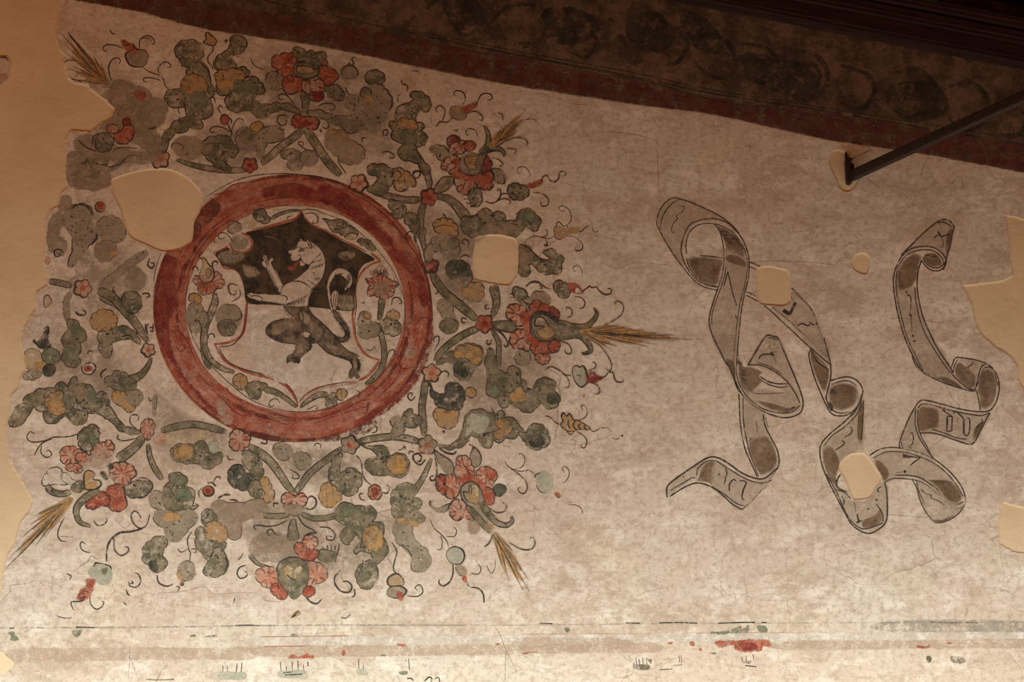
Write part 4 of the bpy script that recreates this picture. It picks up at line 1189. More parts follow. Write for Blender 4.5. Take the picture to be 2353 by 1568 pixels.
run("""
# ===== the leafy wreath: stems, leaves, knots
T painted_wreath | painted wreath | looping green stems and curling leaves of the wreath around the red ring | | 0.0006
P worn_ground | brownish worn ground behind the leaves
@ 0 0 1
f t 120 90 240 130 330 180 360 300 330 400 260 420 170 400 160 320 250 240 180 180
f t 110 400 240 440 260 540 330 580 340 700 300 760 200 760 110 700 100 560
f t 540 90 760 90 900 150 980 260 960 400 820 360 700 300 560 300 520 200
f t 880 420 1080 480 1190 540 1190 660 1100 760 1000 720 960 560
f t 560 1130 700 1150 860 1160 960 1200 900 1320 700 1380 580 1300 480 1200
f t 330 880 420 940 520 980 600 1040 500 1100 380 1080 320 980
f t 990 760 1130 760 1300 800 1280 940 1180 1040 1040 980 990 880
f t 60 760 220 740 330 860 300 960 160 920 80 860
f t 620 1020 780 1030 860 1060 760 1120 660 1110
f t 420 300 560 280 640 340 560 400 440 400
P stem
@ 480 0 3.919
v g 70 60 860 1160 760 1240 640 1330 550 1410 470 1480
v g 80 70 870 1165 940 1260 1010 1370 1090 1480 1190 1580
@ 0 0 3.919
v g 40 60 1590 1440 1750 1490 1900 1520 2038 1532 2230 1532
v h 50 46 1380 1430 1250 1420 1130 1450 1050 1500 980 1540
P stem
@ 940 150 3.919
v g 50 54 180 1110 180 1040 150 950 100 860 40 760
v g 60 56 110 1212 0 1218 -120 1200 -250 1160 -340 1110
v g 56 60 140 1240 110 1330 100 1440 96 1568
v g 46 110 245 1190 340 1200 420 1260 480 1330 530 1400
P stem
@ 740 380 3.919
v g 62 30 915 560 900 640 920 740 940 860
v g 70 80 985 960 1050 1080 1140 1180 1250 1270 1400 1400
v g 90 46 1540 1085 1560 1160 1570 1260 1530 1370
s 8 1000 1060 1040 1130 1030 1160 1010 1150
P stem
@ 740 680 3.919
v g 60 60 1430 290 1320 330 1200 400 1090 490 1020 590
v g 60 60 930 745 920 870 900 1000 910 1120 920 1265
v g 60 56 300 1325 450 1290 620 1272 760 1285 900 1325
v g 36 46 1530 310 1590 420 1590 520 1590 650
P stem
@ 420 980 3.919
v g 80 60 600 180 720 260 800 330 880 440 940 530 1010 610
v g 60 60 1430 200 1330 280 1220 360 1130 440 1060 540 1015 600
v g 50 46 960 800 840 812 700 800 600 790 540 830
v g 40 60 1060 785 1180 830 1320 820 1440 780
P stem
@ 0 960 3.919
v g 60 60 1450 120 1600 80 1750 62 1900 92 2038 130
v g 40 56 1335 240 1350 350 1390 450 1460 560
v h 40 36 1390 -10 1390 -120 1400 -210
@ 0 680 3.919
v g 100 56 900 0 1050 60 1140 150 1230 260 1335 425
v g 26 100 1365 555 1330 640 1260 720 1150 765 1060 770
@ 0 380 3.92
v g 56 50 440 1045 540 1060 650 1090
v h 90 70 1330 780 1180 880 1060 980 900 1100
v g 80 70 880 1130 1000 1180 1100 1280 1190 1400
v h 60 60 640 1150 600 1230 610 1400
P stem
@ 860 980 3.919
v g 36 60 515 290 475 390 430 480 390 540 350 620
P knot | small red knot flower where stems meet
@ 480 0 3.919
b r 11 750 1100 755 1055 810 1035 860 1050 925 1055 985 1080 985 1130 950 1170 900 1165 860 1145 800 1155 755 1135
f R 780 1080 830 1110 880 1090 930 1110 900 1130 830 1130
n r 370 1490 72
@ 0 0 3.919
n p 1440 1430 90
@ 740 380 3.919
n p 330 165 85
n r 965 290 82
n R 980 905 72
n r 1465 1430 85
P knot | small pink knot flower where stems meet
@ 740 680 3.919
n p 985 700 84
n b 250 1345 86
n b 950 1345 88
f p 870 1370 940 1380 960 1430 900 1415
f p 250 1320 300 1330 320 1360 280 1370
@ 420 980 3.919
b p 10 430 120 445 50 510 28 555 60 600 80 605 130 560 200 500 220 435 195
b p 10 890 660 905 615 970 608 1010 630 1060 602 1110 630 1115 690 1060 725 960 705 905 700
b b 4 900 720 1010 715 1095 740 1050 795 960 795
@ 0 960 3.919
b p 9 1270 90 1290 35 1340 12 1385 50 1385 110 1360 170 1330 205 1290 160
f p 1400 190 1480 150 1470 220 1400 240
@ 0 680 3.919
n p 1335 490 66
@ 0 380 3.92
n p 745 1110 84
P leaf
@ 0 0 3.919
b g 9 1580 490 1600 400 1690 365 1780 380 1835 450 1815 525 1770 545 1840 600 1885 670 1898 750 1935 820 1915 870 1890 890 1915 980 1880 1060 1800 1075 1832 1130 1790 1165 1700 1150 1680 1185 1580 1200 1520 1270 1490 1370 1455 1365 1460 1260 1530 1150 1610 1080 1680 1050 1665 960 1600 970 1500 920 1490 850 1550 805 1620 800 1635 730 1680 690 1675 635 1715 612 1640 590 1610 530
b o 5 1630 780 1650 710 1700 680 1790 685 1860 750 1850 830 1760 830 1650 830
f G 1720 850 1800 835 1860 900 1830 970 1740 940
s 9 1800 540 1870 620 1898 740
s 9 1880 890 1925 880 1940 940
s 8 1620 1030 1605 980 1650 965 1680 1000
P leaf
b h 5 600 1400 680 1370 750 1400 760 1480 700 1568 600 1568
b g 8 770 1460 830 1405 910 1408 980 1455 940 1490 860 1470 900 1540 860 1590 780 1568 700 1530
f G 780 1530 850 1560 900 1640 870 1640 800 1600
P leaf
@ 480 0 3.919
b g 8 -80 1340 -30 1260 60 1235 130 1225 200 1255 225 1300 268 1330 250 1390 215 1425 155 1415 160 1480 210 1520 110 1518 30 1460 -30 1400
f b -330 1300 -250 1240 -130 1240 -60 1300 -100 1400 -200 1440 -290 1380
s 6 -40 1300 60 1290 160 1300
s 10 150 1420 135 1450 170 1500
P leaf
b g 9 190 345 270 325 340 375 325 440 250 490 195 520 240 570 235 620 285 605 345 625 365 670 330 700 400 690 455 740 495 790 500 840 430 850 415 890 455 935 560 942 650 940 760 965 830 1030 770 1015 660 985 560 1025 520 1055 430 1055 375 1000 300 1000 210 1000 155 940 150 880 195 845 120 865 62 810 70 750 50 705 58 660 85 640 50 610 60 540 110 490 175 440 192 390
b o 6 50 690 70 655 160 640 250 625 330 690 250 720 130 725
f o 80 735 200 735 210 800 120 810
s 9 135 375 165 360 150 395
s 8 120 650 130 700 120 730
f G 230 770 340 740 430 790 380 840 260 830
P leaf
b h 8 880 1020 940 1000 1050 1022 1160 1045 1270 1052 1310 1010 1245 980 1225 920 1240 875 1290 850 1355 870 1368 820 1400 790 1445 790 1465 720 1540 760 1580 800 1620 850 1650 910 1630 985 1605 1020 1610 1080 1550 1110 1535 1180 1430 1180 1360 1165 1300 1200 1215 1160 1180 1130 1110 1108 1060 1080 960 1050
b g 8 1418 740 1420 665 1475 636 1550 648 1582 700 1570 750 1500 745
b g 7 1365 830 1390 792 1440 800 1465 850 1410 880 1375 870
f o 1390 880 1440 870 1480 910 1450 945
f g 1100 1060 1300 1090 1400 1130 1330 1180 1220 1150 1160 1110
s 9 1650 920 1640 960 1625 995
P leaf
b g 8 1680 1010 1720 955 1800 930 1850 900 1810 855 1880 828 1945 860 1992 920 1985 990 1940 1012 1900 990 1860 1060 1870 1110 1900 1105 1942 1150 1905 1180 1960 1220 1968 1270 1920 1312 1870 1330 1880 1400 1945 1470 1995 1568 1930 1568 1885 1480 1800 1450 1715 1410 1708 1350 1760 1300 1680 1270 1640 1220 1660 1180 1622 1130 1640 1092 1695 1110 1672 1060
b o 5 1690 1125 1720 1080 1800 1078 1870 1110 1872 1170 1780 1160 1710 1165
f G 1740 1200 1820 1170 1860 1220 1840 1300 1760 1280
P leaf
b b 5 1050 1250 1080 1172 1150 1180 1225 1190 1262 1250 1340 1300 1405 1380 1380 1450 1300 1480 1230 1470 1160 1410 1100 1360 1050 1310
f o 1080 1190 1150 1185 1230 1220 1250 1270 1170 1250
s 8 1160 1440 1190 1500 1240 1568
P leaf
b g 5 640 1400 700 1350 780 1350 835 1400 800 1450 700 1435
b h 4 830 1390 900 1360 970 1390 945 1490 850 1480
b h 4 700 1480 780 1440 850 1490 800 1535 720 1515
P leaf
b h 7 250 1220 270 1170 340 1145 400 1165 430 1110 480 1110 500 1150 620 1130 680 1200 640 1270 530 1290 500 1340 490 1430 445 1430 430 1370 370 1350 290 1350 250 1290
b o 6 370 1150 420 1100 480 1110 470 1170 400 1180
f g 300 1180 370 1180 400 1240 330 1280 290 1250
P leaf
@ 740 380 3.919
b g 8 405 50 430 0 500 0 600 20 650 60 640 130 600 200 560 262 450 250 400 210 460 180 505 130 490 95 435 90
b o 9 630 60 670 30 740 50 800 95 842 190 780 200 740 232 650 205 650 140
s 7 680 100 700 180
s 7 740 80 750 200
s 7 660 140 800 150
P leaf
b g 7 600 315 660 320 735 360 758 420 725 470 660 475 630 410
b g 7 740 495 760 440 810 430 860 480 872 560 850 600 780 545
s 8 850 600 830 660 875 760 900 860
P leaf | ochre gourd-shaped leaf of the wreath
b o 8 1005 560 1010 510 1060 490 1130 485 1190 520 1220 590 1212 645 1150 640 1060 615
s 14 1085 440 1110 462 1112 492
s 5 1030 560 1100 540 1200 560
b h 7 980 700 1030 640 1110 640 1200 655 1235 730 1235 805 1140 852 1080 810 1060 760 1000 800 970 872 935 870
f g 1150 660 1200 680 1220 760 1160 740
P leaf
b g 8 1250 520 1280 460 1330 470 1390 450 1440 400 1500 400 1540 440 1560 425 1610 425 1655 470 1660 500 1750 500 1770 430 1830 400 1890 400 1925 450 1970 490 1950 550 1930 595 1880 580 1830 545 1770 640 1560 640 1400 650 1310 625 1262 580
f b 1500 520 1660 520 1740 560 1700 630 1500 630
f G 1770 470 1830 420 1900 440 1940 500 1900 540 1820 500
s 10 1390 450 1420 480
s 10 1540 440 1530 480
s 10 1840 490 1880 530 1900 570
P leaf
b d 6 1120 905 1160 862 1220 860 1290 880 1335 940 1350 1040 1280 1060 1200 1040 1140 1000 1118 950
f h 1140 1000 1260 1040 1340 1060 1280 1110 1180 1120 1120 1070
b o 5 1260 1140 1300 1092 1370 1060 1445 1080 1452 1140 1440 1210 1360 1222 1300 1195
P leaf
b h 5 1040 1240 1100 1210 1170 1240 1182 1320 1210 1400 1222 1460 1170 1510 1090 1500 1058 1440 1090 1390 1060 1320
b g 5 1060 1440 1100 1400 1200 1400 1225 1460 1170 1510 1090 1500
f a 1100 1320 1160 1320 1170 1390 1110 1380
P leaf
@ 1160 380 6.03
b g 10 260 1110 370 1190 480 1290 580 1320 640 1290 530 1220 600 1170 660 1160 725 1220 790 1250 818 1320 780 1370 790 1440 760 1500 700 1515 650 1500 590 1522 520 1490 440 1435 385 1370 325 1385 350 1450 330 1520 270 1550 210 1530 200 1400 205 1200 190 1110
f b 210 1130 280 1180 330 1300 280 1400 220 1400
f G 700 1300 780 1270 800 1340 740 1370
s 12 260 1110 370 1190 460 1280 560 1320
P leaf
@ 740 680 3.919
b g 6 1030 625 1100 560 1190 500 1270 445 1340 435 1390 450 1442 475 1432 560 1425 620 1380 640 1345 710 1290 762 1220 740 1190 690 1190 610 1110 600
b o 4 1180 540 1280 460 1370 455 1440 500 1420 600 1370 620 1320 570 1240 560
f d 1190 620 1260 610 1300 680 1330 660 1290 740 1220 700
P leaf
b d 6 1060 890 1105 880 1120 800 1180 788 1240 810 1282 890 1270 960 1222 1040 1130 1052 1050 1000 1010 940 980 830 965 760 1000 860
b o 6 1010 1040 1060 1010 1150 1042 1222 1030 1222 1100 1170 1192 1100 1192 1030 1130
P leaf
b g 7 730 1080 760 1040 812 1020 820 1070 872 1080 900 1130 860 1172 800 1192 740 1160
b h 6 610 1130 650 1100 720 1110 735 1180 742 1225 700 1262 615 1240 640 1190
P leaf
@ 1120 560 3.919
b g 6 -10 1120 0 1000 20 940 60 1000 100 1130 170 1170 200 1110 262 1120 300 1180 290 1222 345 1240 355 1300 410 1320 432 1262 480 1222 560 1222 622 1280 602 1330 652 1380 640 1440 580 1490 510 1470 490 1430 430 1490 350 1522 290 1490 200 1450 170 1482 110 1462 95 1400 30 1380 -10 1340 0 1250
b o 4 190 1390 240 1330 270 1290 330 1330 342 1400 280 1430 220 1430
f G 10 1320 80 1290 100 1350 50 1385
f d 560 1360 640 1380 610 1440 540 1430
f h 360 1350 450 1310 440 1420 360 1470
P leaf
@ 740 680 3.919
b g 6 1040 1350 1150 1352 1232 1290 1270 1200 1282 1130 1320 1065 1390 1030 1480 1050 1545 1060 1520 1000 1562 1080 1600 1035 1642 1060 1650 1100 1720 1100 1780 1180 1840 1240 1875 1175 1950 1160 2010 1190 2040 1250 2032 1350 1980 1370 1900 1382 1830 1320 1770 1240 1740 1290 1650 1282 1600 1330 1540 1300 1520 1372 1430 1340 1400 1290 1330 1250 1300 1320 1200 1372 1100 1375
b o 4 1550 1140 1620 1110 1700 1160 1692 1240 1640 1262 1570 1292 1550 1230 1610 1200
f q 1330 1090 1440 1080 1500 1130 1440 1230 1350 1220 1300 1260
f d 1860 1270 1960 1260 2010 1300 1960 1360 1880 1340
P leaf
@ 860 980 3.919
b g 4 190 560 250 520 330 520 382 560 350 640 402 650 432 700 392 760 462 830 400 872 360 900 310 850 200 840 160 720 150 640
f G 210 550 320 550 330 580 220 580
b h 5 190 860 300 850 342 950 372 1020 432 1080 492 1150 482 1280 380 1312 330 1272 340 1180 250 1080 190 1000
f o 200 850 270 830 380 860 380 900 280 880
s 8 240 1060 300 1110 340 1180
P leaf
@ 420 980 3.919
b g 5 540 230 620 230 690 300 712 370 720 450 660 480 600 400
b d 7 410 450 430 380 490 348 545 370 560 420 620 440 600 520 560 582 500 560 430 520
b g 6 590 520 680 490 712 570 690 650 640 640 600 600
b o 6 690 490 740 458 782 510 800 560 822 640 780 690 720 672 740 600
P leaf
b g 6 1320 430 1345 360 1400 250 1440 250 1410 350 1420 430 1460 400 1520 378 1580 410 1612 480 1580 560 1530 622 1450 612 1390 570 1330 500
b o 5 1240 580 1290 510 1350 530 1390 580 1432 630 1390 690 1300 732 1250 690
s 5 1290 560 1300 690
s 5 1350 560 1360 680
P leaf
b h 6 810 200 870 150 930 160 982 210 960 290 880 300
b h 5 1000 320 1010 250 1090 240 1140 270 1150 350 1090 392 1020 362
P leaf
b g 6 1600 170 1700 185 1780 175 1850 220 1862 270 1890 262 1960 250 2020 290 2038 370 1990 450 1930 462 1850 442 1740 442 1680 410 1640 340 1690 290 1760 270 1700 210
b o 4 1830 330 1920 262 2010 302 2020 380 1950 430 1870 402
P leaf
@ 0 960 3.919
f y 1500 150 1700 120 1900 130 1800 200 1740 240 1640 260 1560 260
b g 5 1530 330 1570 262 1650 240 1740 242 1790 210 1860 240 1880 300 1930 330 1990 310 2002 370 1940 432 1850 462 1790 422 1720 410 1640 402
b o 4 1560 320 1620 262 1720 250 1745 310 1680 382 1610 380
f q 1890 230 1960 230 1960 300 1900 290
P leaf
@ 420 980 3.919
b b 4 260 700 400 690 560 690 700 650 760 780 620 830 525 870 520 1000 420 1012 400 960 330 880 270 800
s 14 320 650 370 620 430 620
s 12 420 665 460 665 500 680
b g 5 170 820 190 762 240 750 282 780 300 880 200 900
b g 6 120 1000 150 900 190 930 260 1040 352 1040 402 1060 362 1120 402 1200 402 1280 340 1342 250 1352 180 1312 230 1222 160 1130
b o 4 190 930 250 860 350 890 402 970 370 1040 270 1032
s 14 380 1180 405 1240 380 1300
P leaf
b g 6 1370 790 1400 720 1480 690 1550 720 1640 722 1720 742 1740 812 1702 870 1780 862 1812 920 1802 1000 1840 1072 1820 1180 1742 1250 1762 1330 1722 1420 1660 1472 1590 1432 1568 1380 1570 1290 1620 1240 1702 1200 1702 1150 1600 1122 1560 1160 1540 1110 1610 1040 1560 970 1480 1072 1420 970 1480 900 1400 860
b o 4 1620 1000 1680 900 1770 920 1802 1010 1770 1112 1690 1122
f G 1480 740 1560 740 1540 780 1460 800
P leaf
@ 0 960 3.919
b g 6 1480 620 1530 580 1520 520 1580 498 1650 520 1692 570 1670 622 1730 640 1752 720 1730 800 1785 790 1740 832 1650 822 1600 852 1520 842 1480 762 1480 690
f G 1560 530 1640 530 1670 580 1600 600
f G 1600 650 1700 660 1710 740 1620 740
b h 4 1350 700 1400 660 1470 700 1480 800 1402 822 1350 762
s 8 1700 800 1740 830 1795 790
P leaf
b h 5 1390 870 1450 830 1560 850 1700 830 1782 900 1762 950 1702 1000 1640 1080 1560 1122 1500 1080 1480 1000 1402 950
f o 1470 890 1530 865 1630 880 1580 920 1490 930
b g 6 1290 1240 1310 1150 1360 1112 1440 1072 1500 1090 1480 1180 1462 1250 1502 1290 1492 1350 1380 1390 1340 1330 1290 1302
f d 1340 1310 1400 1300 1420 1370 1370 1380
P leaf
@ 0 680 3.919
b g 8 90 1180 110 1080 200 970 300 880 400 842 488 830 520 788 580 788 612 830 628 770 690 728 700 790 780 800 842 840 862 900 892 868 950 880 982 930 985 990 1022 1040 1062 1110 1130 1180 1270 1225 1220 1252 1130 1230 1040 1172 960 1102 870 1060 790 1062 782 1120 720 1162 640 1142 592 1080 535 1120 470 1152 400 1120 390 1050 330 1030 302 990 240 1100
b o 5 405 960 440 910 500 868 572 870 560 950 592 1010 560 1070 470 1062 422 1010
f G 560 930 620 890 650 950 600 990
f b 640 850 720 820 790 860 770 910 690 912
f G 800 830 850 860 850 960 800 940
P leaf
b h 4 200 740 250 680 350 680 382 700 330 745 262 757
b y 4 220 520 300 480 380 560 330 660 250 660 212 590
f o 330 600 410 610 420 640 380 665 320 650
b G 5 380 520 420 480 490 480 540 560 502 610 412 600
b d 6 390 700 410 630 480 622 492 690 440 726
f d 300 400 340 420 400 330 440 290 430 400 460 460 380 470
P leaf
b g 6 550 560 590 480 550 400 620 300 600 230 660 215 720 280 772 350 762 410 720 430 732 500 690 550 732 590 712 620 640 645 580 602
f G 630 290 700 270 750 350 680 370
f G 580 470 690 480 680 560 590 550
P leaf
b g 6 940 780 960 730 1012 720 1030 680 1090 690 1160 730 1230 790 1212 850 1130 872 1050 852 1000 822
b o 5 1010 900 1030 860 1080 862 1130 880 1172 920 1222 1010 1180 1052 1130 1032 1100 1002 1050 980
b h 4 1130 890 1200 852 1280 880 1270 960 1212 992
P leaf
b g 6 900 320 1000 290 1070 280 1170 300 1240 370 1260 440 1180 390 1080 400 1010 430 1000 540 960 560 900 500 895 430
b o 6 820 200 870 150 960 130 1030 170 1052 250 1010 292 920 312 860 310 830 280
s 12 1100 370 1150 355 1200 380
P leaf
@ 0 380 3.92
b h 8 560 480 620 400 700 355 780 360 830 420 820 500 800 560 870 600 860 680 800 722 760 790 700 842 650 920 610 900 650 780 650 650 600 570
s 13 640 395 700 355 780 370 826 430
s 12 868 610 865 660 820 712
b b 4 520 330 560 280 620 280 642 330 600 400 530 402
f h 430 560 450 480 540 420 560 520 520 620 440 620
P leaf
b h 6 870 540 900 500 960 462 1040 470 1100 520 1130 600 1100 680 1000 680 900 640
b b 4 850 760 900 700 1000 690 1052 780 1010 832 940 872 880 842
f o 1000 780 1050 780 1040 820 990 820
P leaf
b g 6 1110 1170 1190 1140 1250 1170 1272 1240 1250 1312 1190 1332 1120 1282
f h 1200 920 1300 1000 1290 1100 1200 1130 1130 1060
f G 700 50 760 20 830 20 870 90 920 130 840 130 760 100
f h 680 120 800 150 900 200 860 230 780 210 680 200
f b 600 160 700 190 860 210 980 180 980 60 880 0 640 0
f h 420 600 520 640 600 700 560 800 440 760
P leaf
@ 160 200 1
f h 60 60 110 20 150 30 170 60 215 130 200 150 150 110 100 90
f b 100 30 160 40 190 80 160 100 110 80
f h 10 130 40 110 90 130 150 150 210 150 190 175 120 170 40 160
P tendril
@ 480 0 3.919
s 7 375 520 400 580 450 615 510 632
s 8 790 980 740 900 690 855 640 852 625 875 645 900 670 890
s 8 985 960 1030 935 1110 935 1137 970 1100 997 1080 980
s 9 700 1080 690 1120 650 1130 615 1090 635 1045 680 1038 705 1055
s 9 990 1065 1050 1080 1082 1130 1060 1160 1020 1145
s 9 950 1360 880 1350 820 1310 805 1285 835 1275 852 1300 835 1322
s 9 1560 1375 1620 1370 1665 1400 1655 1430 1625 1420
s 8 1380 1275 1380 1245 1420 1245
s 8 1570 1230 1570 1180 1612 1175 1600 1220 1580 1225
s 9 630 1155 660 1175 680 1165
s 9 1000 1165 1010 1190 1020 1175
s 8 1700 920 1705 870 1725 855
P tendril
@ 0 0 3.919
s 8 1020 1380 1035 1345 1100 1330 1240 1338
s 8 1550 1350 1550 1300 1590 1285 1640 1310 1650 1345 1620 1345
s 10 1665 1395 1690 1390 1690 1370
s 9 1720 1430 1735 1440
s 8 940 1490 1000 1505 1080 1480 1150 1410 1220 1400
@ 940 150 3.919
s 10 40 985 50 965 100 960 90 1010 50 1020 35 980 60 955 120 975 150 1050
s 10 95 985 90 1010
P tendril
@ 740 380 3.919
s 9 850 690 830 620 790 600 755 630 760 665 795 655 800 640
s 9 1310 740 1320 690 1280 670 1258 700 1290 715
s 9 1240 838 1285 810 1350 835
s 9 1500 1260 1470 1270 1480 1300 1515 1290
s 9 1300 1390 1262 1378 1262 1420 1292 1418
s 8 1840 1095 1880 1060 1950 1060 2000 1090 2020 1110
s 8 1130 1130 1200 1180 1250 1225 1280 1215
s 9 620 115 650 60 690 55 715 90 690 120
@ 740 680 3.919
s 10 1065 700 1100 680 1140 700 1130 735
s 9 840 910 805 945 775 920 780 885 812 880 802 910
s 9 780 1430 790 1405 830 1410
s 14 930 1480 885 1525 830 1490 822 1440 865 1425 895 1455 882 1495 860 1490
s 8 450 1240 490 1222 492 1180 468 1185
s 8 680 1392 720 1386 745 1358 750 1390
s 12 1055 1380 1120 1420 1195 1425 1200 1400
s 8 1110 1245 1088 1225 1108 1220
s 8 1540 280 1600 320 1650 380 1672 440 1655 465 1635 435
s 10 1495 400 1480 430 1510 440 1530 400
s 8 1010 420 1010 380 1050 370 1050 420 1010 500
P tendril
@ 420 980 3.919
s 12 700 145 750 160 755 125 720 122
s 8 1182 180 1200 155 1240 165 1240 200
s 8 400 265 415 300 460 300
s 8 965 390 1035 430 1042 470 990 470 995 440
s 12 860 700 820 695 820 730
s 12 1130 650 1160 632 1200 665 1195 720 1150 752 1105 740
s 8 1640 672 1600 655 1595 610 1630 615
s 6 1145 590 1165 575
s 9 850 765 890 775
s 9 660 940 640 900 700 895 760 905 860 890 940 848
s 10 1035 805 1080 880 1140 920 1165 928
s 11 565 1252 510 1275 490 1330 520 1370 570 1355 580 1320 545 1300
s 12 1420 1298 1370 1360 1375 1430 1430 1490 1500 1495 1522 1440 1480 1400 1440 1402
s 11 1545 1470 1550 1520 1520 1545
s 8 500 1205 530 1170 540 1145
P tendril
@ 0 960 3.919
s 10 1240 30 1250 -10 1210 -25 1172 0 1180 60 1250 120
s 10 1070 160 1055 180 1080 205 1130 210 1240 185
s 9 1270 910 1250 870 1215 845 1182 880 1200 950 1260 1000 1320 970 1350 870
s 10 845 930 880 972 940 960 965 920 948 908
s 10 580 900 530 1000 522 1070 550 1110 600 1115
s 11 770 1140 735 1120 722 1160 750 1200 810 1218
s 8 1440 430 1480 470
s 6 1250 470 1262 400
s 6 540 1070 660 1075
P tendril
@ 0 680 3.919
s 10 680 145 705 175 760 178 770 150 745 130
s 10 1345 285 1378 285 1378 250
s 10 1312 250 1312 300 1335 350
s 8 790 530 800 498 838 505
s 10 790 565 830 560
s 12 915 740 910 700 960 655
s 8 1340 920 1350 950 1375 935
s 12 300 400 350 460 380 480
s 10 395 300 430 280 435 330 400 380
@ 0 380 3.92
s 11 570 790 535 758 490 770 500 820 545 812 530 785
s 10 1350 842 1330 900 1370 930 1388 890 1355 880
s 11 1280 1160 1335 1158 1345 1185 1318 1192
s 12 1040 1150 1015 1120 1030 1092
s 9 500 1230 530 1332
s 10 680 1320 720 1350 770 1342 760 1308
s 10 1380 1450 1375 1500 1350 1490
s 9 1340 1430 1318 1460 1330 1510
P berry
e o 8 905 375 46 46
f r 880 350 920 345 930 390 890 395
@ 0 380 3.92
f p 400 850 440 830 445 890 410 885
o p 5 395 1200 430 1170 465 1220 440 1270 402 1280
@ 740 680 3.919
b o 7 1292 870 1330 828 1380 850 1385 900 1330 918
@ 1120 560 3.919
f b 860 1360 880 1360 870 1390
P straw
@ 600 1268 3.92
w 340 545 270 600 280 595 290 590 265 602
s 8 715 590 760 600 810 565
s 8 700 512 725 508
s 14 400 400 440 450 500 470 545 430
s 7 1070 170 1080 200
""")

